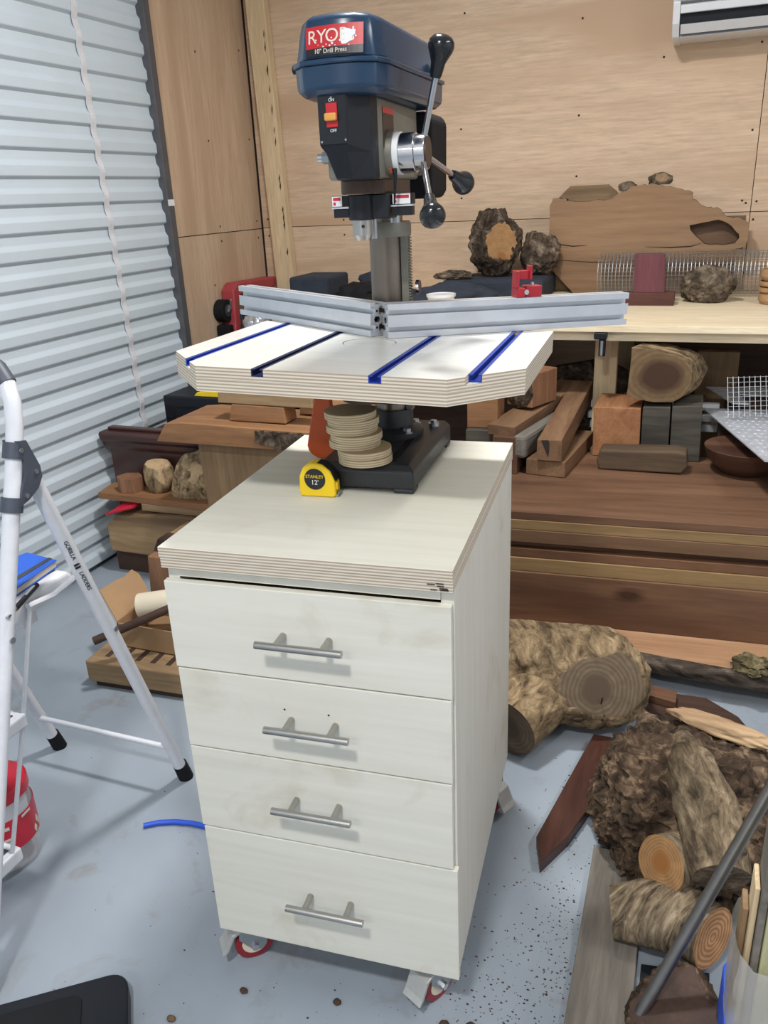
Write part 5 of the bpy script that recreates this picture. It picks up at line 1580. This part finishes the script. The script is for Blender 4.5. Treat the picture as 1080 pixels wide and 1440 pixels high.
ob = xzthing('orange_block', 'orange-brown square block on the stack left of two dark blocks', 'block', [(-0.042, ZS), (0.114, ZS), (0.110, 0.634), (-0.045, 0.633)], 1.85, 2.06, 'orange_wood')
xzthing('dark_block', 'charcoal block on the stack beside the orange-brown block', 'block', [(0.1175, ZS), (0.208, ZS), (0.2035, 0.643), (0.1155, 0.640)], 1.85, 2.02, 'wenge')
xzthing('dark_block', 'charcoal block on the stack nearest the checker plate', 'block', [(0.2125, ZS), (0.309, ZS), (0.301, 0.652), (0.2085, 0.646)], 1.85, 2.02, 'wenge')
lean = xzthing('bark_offcut', 'long dark offcut lying in front of the three square blocks', 'timber', [(0.0, ZS), (0.258, ZS + 0.004), (0.274, ZS + 0.03), (0.268, ZS + 0.072), (0.24, ZS + 0.078), (0.0, ZS + 0.068), (-0.012, ZS + 0.03)], 1.70, 1.78, 'dark_offcut', 0.006)
hp_ = [(0.066, 0.837), (0.104, 0.834), (0.15, 0.828), (0.20, 0.815), (0.238, 0.797), (0.258, 0.770), (0.262, 0.740), (0.252, 0.705), (0.235, 0.678), (0.207, 0.660), (0.151, 0.657), (0.093, 0.664), (0.058, 0.677), (0.063, 0.74)]
hp_ = [(x - 0.165, z - 0.744) for x, z in roughen(hp_, 3, 0.0015)]
secs = []
for t, dx, sc_ in ((0, 0, 0.985), (0.006, 0.001, 1.0), (0.05, 0.012, 1.01), (0.10, 0.034, 1.0), (0.14, 0.05, 0.93), (0.165, 0.052, 0.8)):
    secs.append([(x * sc_ + dx + 0.006 * noise.noise(Vector((x * 30, t * 40, z * 30))) * (t > 0.01), t, z * sc_ + 0.006 * noise.noise(Vector((x * 30, t * 40 + 9, z * 30))) * (t > 0.01)) for x, z in hp_])
mb = MB().loft(secs[::-1], 0, True, (True, True), None, 1)
hl = mb.build('heartwood_log', ['bark_log', 'rings_heart'])
hl.location = (0.165, 1.85, 0.744)
tag(hl, 'thick log slice with dark heartwood resting on the square blocks', 'log')
# long beam running away from the camera
bm_ = MB()
bm_.loft([[(-0.186, 1.58, 0.515), (-0.106, 1.58, 0.515), (-0.106, 1.58, 0.588), (-0.186, 1.58, 0.584)], [(-0.168, 2.16, 0.578), (-0.092, 2.17, 0.578), (-0.090, 2.17, 0.652), (-0.166, 2.16, 0.652)]], capmi=0)
b_ = bm_.build('timber_beam', 'redgum_y', None, 0.002, (-0.14, 1.88, 0.515))
tag(b_, 'square brown beam with cracked end pointing at the viewer on the stack', 'timber')
MB().prism([(-0.172, 0.583), (-0.150, 0.585), (-0.146, 0.578), (-0.146, 0.545), (-0.150, 0.530), (-0.157, 0.548)], 1.5785, 1.5802, T=Matrix.Translation((0.14, -1.88, -0.515)) @ XZ).build('crack', 'gap', b_)
boxthing('timber_block', 'brown board lying flat under the front of the cracked beam', 'timber', -0.205, -0.075, 1.59, 1.98, ZS, 0.513, 'redgum_y', -0.10)
rotbox('timber_board', 'flat reddish board pointing left under the white table corner', 'board', (-0.245, 1.92, 0.592), (0.10, 0.62, 0.036), -0.22, 'redgum_y', 0.002, (0.045, 0))
rotbox('grey_board', 'grey rounded board between the flat reddish board and the beam', 'board', (-0.205, 1.79, 0.5145), (0.045, 0.42, 0.076), -0.20, 'weathered', 0.012)
rotbox('timber_block', 'brown squared block under the flat reddish board', 'timber', (-0.287, 1.66, ZS), (0.085, 0.14, 0.125), -0.1, 'redgum', 0.003)
rotbox('dark_block', 'dark block behind the cabinet corner under the white table', 'block', (-0.39, 1.73, ZS), (0.115, 0.16, 0.125), 0.06, 'wenge', 0.003)
rotbox('timber_block', 'reddish block on the dark block below the table edge', 'timber', (-0.395, 1.74, 0.5845), (0.105, 0.13, 0.115), 0.05, 'orange_wood_x', 0.003)
wk = rotbox('bark_block', 'bark-fronted block with reddish sawn side under the table right corner', 'block', (-0.262, 1.87, 0.634), (0.105, 0.15, 0.118), -0.42, 'orange_wood_z', 0.004)
rough_blob('bark_face', ['bark_dark'], (0, 0, 0), (0.056, 0.010, 0.058), 91, 0.1, 4, parent=wk, fine=0.08).matrix_world = Matrix.Translation((0, -0.076, 0.058))
for k, (x0, x1, z, lb_) in enumerate(((-0.09, 0.36, 0.562, 'upper white batten behind the square blocks on the stack'), (-0.10, 0.36, 0.520, 'lower white batten behind the square blocks on the stack'), (-0.09, 0.36, 0.4835, 'lowest pale batten behind the square blocks'))):
    boxthing('white_batten', lb_, 'batten', x0, x1, 2.14, 2.17, z, z + 0.024, 'white_print', 0.05, 0.001)
boxthing('timber_post', 'short brown post standing behind the orange-brown block', 'timber', 0.02, 0.09, 2.18, 2.24, ZS, 0.60, 'redgum', 0)
boxthing('timber_post', 'short brown post standing behind the charcoal blocks', 'timber', 0.24, 0.31, 2.18, 2.24, ZS, 0.60, 'redgum', 0)

# bowl blanks and checker plate at the right edge
tag(MB().lathe([(0.0, 0.0), (0.07, 0.0), (0.115, 0.045), (0.128, 0.085), (0.0, 0.085)], 40, T=Matrix.Translation((0.445, 1.79, ZS))).build('bowl_blank', 'redgum', None, 0.002, (0.445, 1.79, ZS)), 'dark red turned bowl blank under the checker plate', 'bowl blank')
boxthing('timber_block', 'dark packer block under the far end of the checker plate', 'timber', 0.36, 0.60, 1.98, 2.10, ZS, 0.572, 'dark_board', 0)
cp = thing('checker_plate', 'grey checker-pattern plate lying on the stack at the right edge', 'plate', (0.55, 1.75, 0.59))
MB().prism([(0.306 - 0.55, 2.10 - 1.75), (0.475 - 0.55, 1.45 - 1.75), (0.85 - 0.55, 1.42 - 1.75), (0.85 - 0.55, 2.16 - 1.75)], 0.0, 0.004, T=Matrix.Rotation(-0.03, 4, 'X')).build('sheet', 'metal_sheet', cp)
random.seed(9)
lz_ = MB()
for i in range(22):
    for j in range(16):
        x, y = -0.17 + 0.023 * i + (0.0115 if j % 2 else 0), -0.28 + 0.042 * j * 1.0
        lo_ = -0.244 + (0.35 - y) / 0.65 * 0.169
        if x < lo_ + 0.012 or x > 0.29 or y > 0.34:
            continue
        a = 0.7 if (i + j) % 2 else -0.7
        dx, dy = 0.0085 * math.cos(a), 0.0085 * math.sin(a)
        nx, ny = -0.0022 * math.sin(a), 0.0022 * math.cos(a)
        lz_.prism([(x - dx, y - dy), (x + nx * -1, y + ny * -1), (x + dx, y + dy), (x + nx, y + ny)], 0.004, 0.0054, inset=0.3, T=Matrix.Rotation(-0.03, 4, 'X'))
tag(lz_.build('raised_lugs', 'metal_sheet', cp), kind='stuff')
tag(MB().prism([(0.31, 2.30), (0.40, 2.06), (0.45, 2.06), (0.42, 2.20), (0.62, 2.18), (0.62, 2.33)], 0.612, 0.617).build('torn_sheet', 'metal_sheet', None, 0, (0.45, 2.2, 0.612)), 'torn grey sheet lying behind the checker plate', 'sheet')
boxthing('timber_post', 'short post carrying the torn grey sheet', 'timber', 0.38, 0.60, 2.22, 2.30, 0.0, 0.611, 'dark_board', 0)
ms = thing('mesh_offcut', 'piece of square wire mesh standing on the checker plate', 'wire mesh', (0.55, 1.86, 0.60))
mb = MB()
F = frame((-0.165, 0.06, 0.0), (1, -0.02, 0.12), (0.25, -0.9, 0.35))
for k in range(17):
    mb.cyl(F @ Vector((0.0175 * k, 0, 0)), F @ Vector((0.0175 * k, 0.135, 0)), 0.0011, n=4)
for k in range(9):
    mb.cyl(F @ Vector((0, 0.004 + 0.016 * k, 0.0)), F @ Vector((0.285, 0.004 + 0.016 * k, 0.0)), 0.0011, n=4)
tag(mb.build('wires', 'galv', ms), kind='stuff')

# ================================================================== logs and offcuts on the floor
sl_ = rough_blob('stump_log', ['bark_log', 'rings_brown'], (-0.06, 0.94, 0.133), (0.30, 0.135, 0.132), 101, 0.05, 5, [((0.115, 0.850, 0.160), (0.36, -0.82, 0.36))], (0.0, -0.04, 0.04), fine=0.03, base=0.004, cyl=True)
tag(sl_, 'pale barked log with a grey sawn face beside the cabinet', 'log')
st2 = log('branch_stub', ['bark_log', 'rings_brown'], [(-0.02, 0.93, 0.12), (-0.055, 0.82, 0.098), (-0.085, 0.735, 0.085)], [0.10, 0.09, 0.082], 5, amp=0.05)
mw = st2.matrix_world.copy()
st2.parent = sl_
st2.matrix_parent_inverse = sl_.matrix_world.inverted()
mb = MB().tube([(0.132, 0.838, 0.150), (0.128, 0.846, 0.118), (0.140, 0.835, 0.10), (0.134, 0.832, 0.085)], 0.0022, 5)
ck2 = mb.build('crack', 'gap', sl_)
ck2.matrix_parent_inverse = sl_.matrix_world.inverted()
# big root burl
rough_blob('root_burl', ['bark_root'], (0.350, 0.575, 0.085), (0.195, 0.235, 0.145), 111, 0.12, 6, ridged=0.22, fine=0.05, rot=(0, 0, 0.15), base=0.0, pits=0.11)
tag(bpy.data.objects['root_burl'], 'big dark rough root burl with a branch and sawn stub at the right', 'burl')
o = rough_blob('sapwood_crust', ['sapwood'], (0.405, 0.70, 0.215), (0.115, 0.026, 0.020), 117, 0.2, 4, fine=0.06, rot=(0, 0.10, -0.18))
o.name = 'sapwood_edge'
RB = bpy.data.objects['root_burl']
kids = [o]
log('branch_log', ['bark_branch', 'rings_gold'], [(0.402, 0.275, 0.195), (0.388, 0.33, 0.218), (0.365, 0.41, 0.246), (0.340, 0.50, 0.262), (0.322, 0.575, 0.262)], [0.052, 0.054, 0.054, 0.048, 0.018], 3, n=56, seg=60, amp=0.22)
kids.append(bpy.data.objects['branch_log'])
log('branch_log', ['bark_small', 'rings_gold'], [(0.40, 0.43, 0.10), (0.345, 0.365, 0.135), (0.300, 0.312, 0.163)], [0.045, 0.052, 0.050], 9, amp=0.16)
kids.append(bpy.data.objects['branch_log.001'])
for o, nm_, lb_ in zip(kids, ('sapwood_edge', 'branch', 'sawn_stub'), ('pale sapwood edge', 'knotty grey-brown branch', 'stub with golden sawn end')):
    o.name = nm_
    o['label'] = lb_
    m_ = o.matrix_world.copy()
    o.parent = RB
    o.matrix_parent_inverse = RB.matrix_world.inverted()
    o.matrix_world = m_
log('round_log', ['bark_small', 'rings_orange'], [(0.222, 0.262, 0.070), (0.285, 0.272, 0.078), (0.35, 0.268, 0.086), (0.398, 0.236, 0.094)], [0.045, 0.058, 0.060, 0.056], 21, amp=0.05)
tag(bpy.data.objects['round_log'], 'small round log with clear orange growth rings at its sawn end', 'log')
rough_blob('root_chunk', ['bark_root', 'dark_board'], (0.352, 0.100, 0.035), (0.078, 0.098, 0.058), 131, 0.12, 5, [((0.352, 0.120, 0.074), (-0.12, -0.2, 1))], ridged=0.2, fine=0.05, base=0.0, pits=0.08)
tag(bpy.data.objects['root_chunk'], 'reddish-brown root chunk with flat top in the near right corner', 'wood')
rough_blob('root_chunk', ['bark_root'], (0.345, -0.045, 0.02), (0.05, 0.045, 0.035), 137, 0.2, 4, ridged=0.3, fine=0.05, base=0.0)
tag(bpy.data.objects['root_chunk.001'], 'split brown chunk at the bottom edge beside the grey board', 'wood')
# grey board, dark boards
o = MB().prism([(0.175, -0.25), (0.282, -0.25), (0.272, 0.47), (0.166, 0.47)], 0.0, 0.022).build('grey_board', 'weathered', None, 0.002, (0.22, 0.1, 0))
tag(o, 'weathered grey board lying on the floor under the root burl', 'board')
tag(MB().prism([(0.286, 0.02), (0.40, 0.02), (0.40, 0.235), (0.284, 0.215)], 0.0, 0.012).build('black_board', 'black_plastic', None, 0.001, (0.36, 0.12, 0)), 'black board on the floor below the small round log', 'board')
pj = [(0.046, 0.447), (0.068, 0.378), (0.112, 0.47), (0.175, 0.66), (0.26, 0.98), (0.19, 0.98), (0.09, 0.66)]
tag(MB().prism(pj[::-1] if False else [(0.068, 0.378), (0.112, 0.475), (0.148, 0.60), (0.205, 0.85), (0.115, 0.85), (0.075, 0.62), (0.046, 0.45)], 0.0, 0.030).build('pointed_board', 'jarrah', None, 0.002, (0.1, 0.6, 0)), 'dark red pointed board on the floor between log and burl', 'board')
tag(MB().prism([(0.19, 0.985), (0.27, 0.985), (0.46, 0.80), (0.535, 0.88), (0.46, 1.03), (0.38, 1.095), (0.20, 1.09)], 0.0, 0.034).build('timber_board', 'dark_board', None, 0.002, (0.36, 1.0, 0)), 'dark brown panel on the floor behind the root burl', 'board')
tag(MB().prism([(0.20, 1.035), (0.305, 1.01), (0.305, 1.065), (0.20, 1.085)], 0.0345, 0.058).build('wedge_offcut', 'redgum', None, 0.001, (0.25, 1.05, 0.0345)), 'small reddish wedge in the shade under the bark-edged slab', 'offcut')
# steel bar
tag(MB().cyl((0.272, 0.063, 0.012), (0.575, 0.385, 0.69), 0.0102, n=16).build('steel_bar', 'steel_dark', None, 0, (0.272, 0.063, 0.0)), 'long dark steel bar leaning across the logs at the right', 'bar')

# treated pine in a plastic sleeve, in a blue tub
pg = thing('pine_bundle', 'bundle of greenish pine battens in a milky plastic sleeve', 'timber bundle', (0.50, 0.03, 0.0))
for k, (x0, x1, y0, y1, m_) in enumerate(((-0.086, -0.078, 0.02, 0.06, 'tan_wood_z'), (-0.077, -0.070, 0.0, 0.05, 'pine'), (-0.069, -0.060, -0.015, 0.05, 'weathered'), (-0.059, 0.10, -0.02, 0.05, 'green_pine'), (-0.03, 0.10, 0.052, 0.10, 'green_pine'))):
    MB().box(x0, x1, y0, y1, 0.02, (0.36, 0.42, 0.55, 0.60, 0.62)[k]).build('batten', m_, pg, 0.002)
slv = []
random.seed(3)
secs = []
for j in range(8):
    z = 0.155 + 0.155 * j / 7
    lp_ = []
    for i in range(28):
        t = 2 * PI * i / 28
        r = 1.0 + 0.05 * noise.noise(Vector((math.cos(t) * 2, math.sin(t) * 2, z * 20)))
        cx_, sy_ = math.cos(t), math.sin(t)
        k = 1 / max(abs(cx_), abs(sy_) * 1.0) ** 0.75
        lp_.append((0.01 + 0.103 * cx_ * k * r, 0.035 + 0.078 * sy_ * k * r, z + (0.012 * noise.noise(Vector((t * 3, 0, 2))) if j == 7 else 0)))
    secs.append(lp_)
MB().loft(secs, 0, True, (False, False)).build('plastic_sleeve', 'film', pg)
MB().prism(rr_(-0.092, 0.11, -0.045, 0.115, 0.02), 0.0, 0.156).build('blue_tub', 'blue_bright', pg, 0.004)

# crumbs of bark on the floor
def scatter(name, label, spots, seed, smin, smax):
    random.seed(seed)
    mb = MB()
    for cx, cy, rx, ry, n_ in spots:
        for _ in range(n_):
            x, y = random.gauss(cx, rx), random.gauss(cy, ry)
            s = random.uniform(smin, smax) * random.choice((0.5, 0.7, 1, 1))
            a = random.uniform(0, PI)
            ps = [(x + s * random.uniform(0.6, 1.2) * math.cos(a + k * PI * 2 / 5) * 1.3, y + s * random.uniform(0.5, 1.0) * math.sin(a + k * PI * 2 / 5)) for k in range(5)]
            mb.prism(ps, 0.0, s * 0.8, inset=0.4)
    return tag(mb.build(name, 'dirt'), label, 'debris', kind='stuff')


scatter('bark_crumbs', 'brown bark crumbs scattered over the painted floor', [(0.10, 0.30, 0.05, 0.14, 300), (0.045, 0.06, 0.05, 0.07, 220), (0.14, 0.14, 0.025, 0.14, 260), (0.02, -0.05, 0.10, 0.05, 160), (0.10, 0.62, 0.05, 0.1, 40), (-0.6, 0.1, 0.22, 0.2, 26), (-0.95, 0.35, 0.2, 0.15, 16), (-0.3, -0.05, 0.15, 0.05, 20)], 5, 0.0005, 0.0023)
for x, y, w_ in ((-0.022, -0.010, 'leftmost of the three'), (0.002, -0.012, 'middle one of the three'), (0.022, 0.002, 'rightmost of the three')):
    o = rough_blob('bark_chip', ['dirt'], (x, y, 0.006), (0.010, 0.008, 0.006), int(x * 1000) % 50 + 3, 0.2, 2, base=0.0)
    tag(o, w_ + ' brown bark chips by the front right caster', 'bark chip', 'three chips by the caster')
for x, y, lb_ in ((-0.215, -0.03, 'dark crumb of bark on the floor between the two front casters'), (-0.385, -0.065, 'dark round crumb on the floor left of the front caster'), (-0.48, -0.155, 'pale brown wood chip beside the black case')):
    o = rough_blob('bark_chip', ['dirt' if x > -0.45 else 'tan_wood'], (x, y, 0.004), (0.008, 0.006, 0.0042), int(-x * 900) % 60, 0.2, 2, base=0.0)
    tag(o, lb_, 'bark chip')
o = rough_blob('moss_clump', ['moss'], (0.49, 1.16, 0.117), (0.05, 0.04, 0.02), 141, 0.3, 4, fine=0.3, base=0.1085)
tag(o, 'clump of dry moss and twigs on the pinkish slab at the right', 'moss')
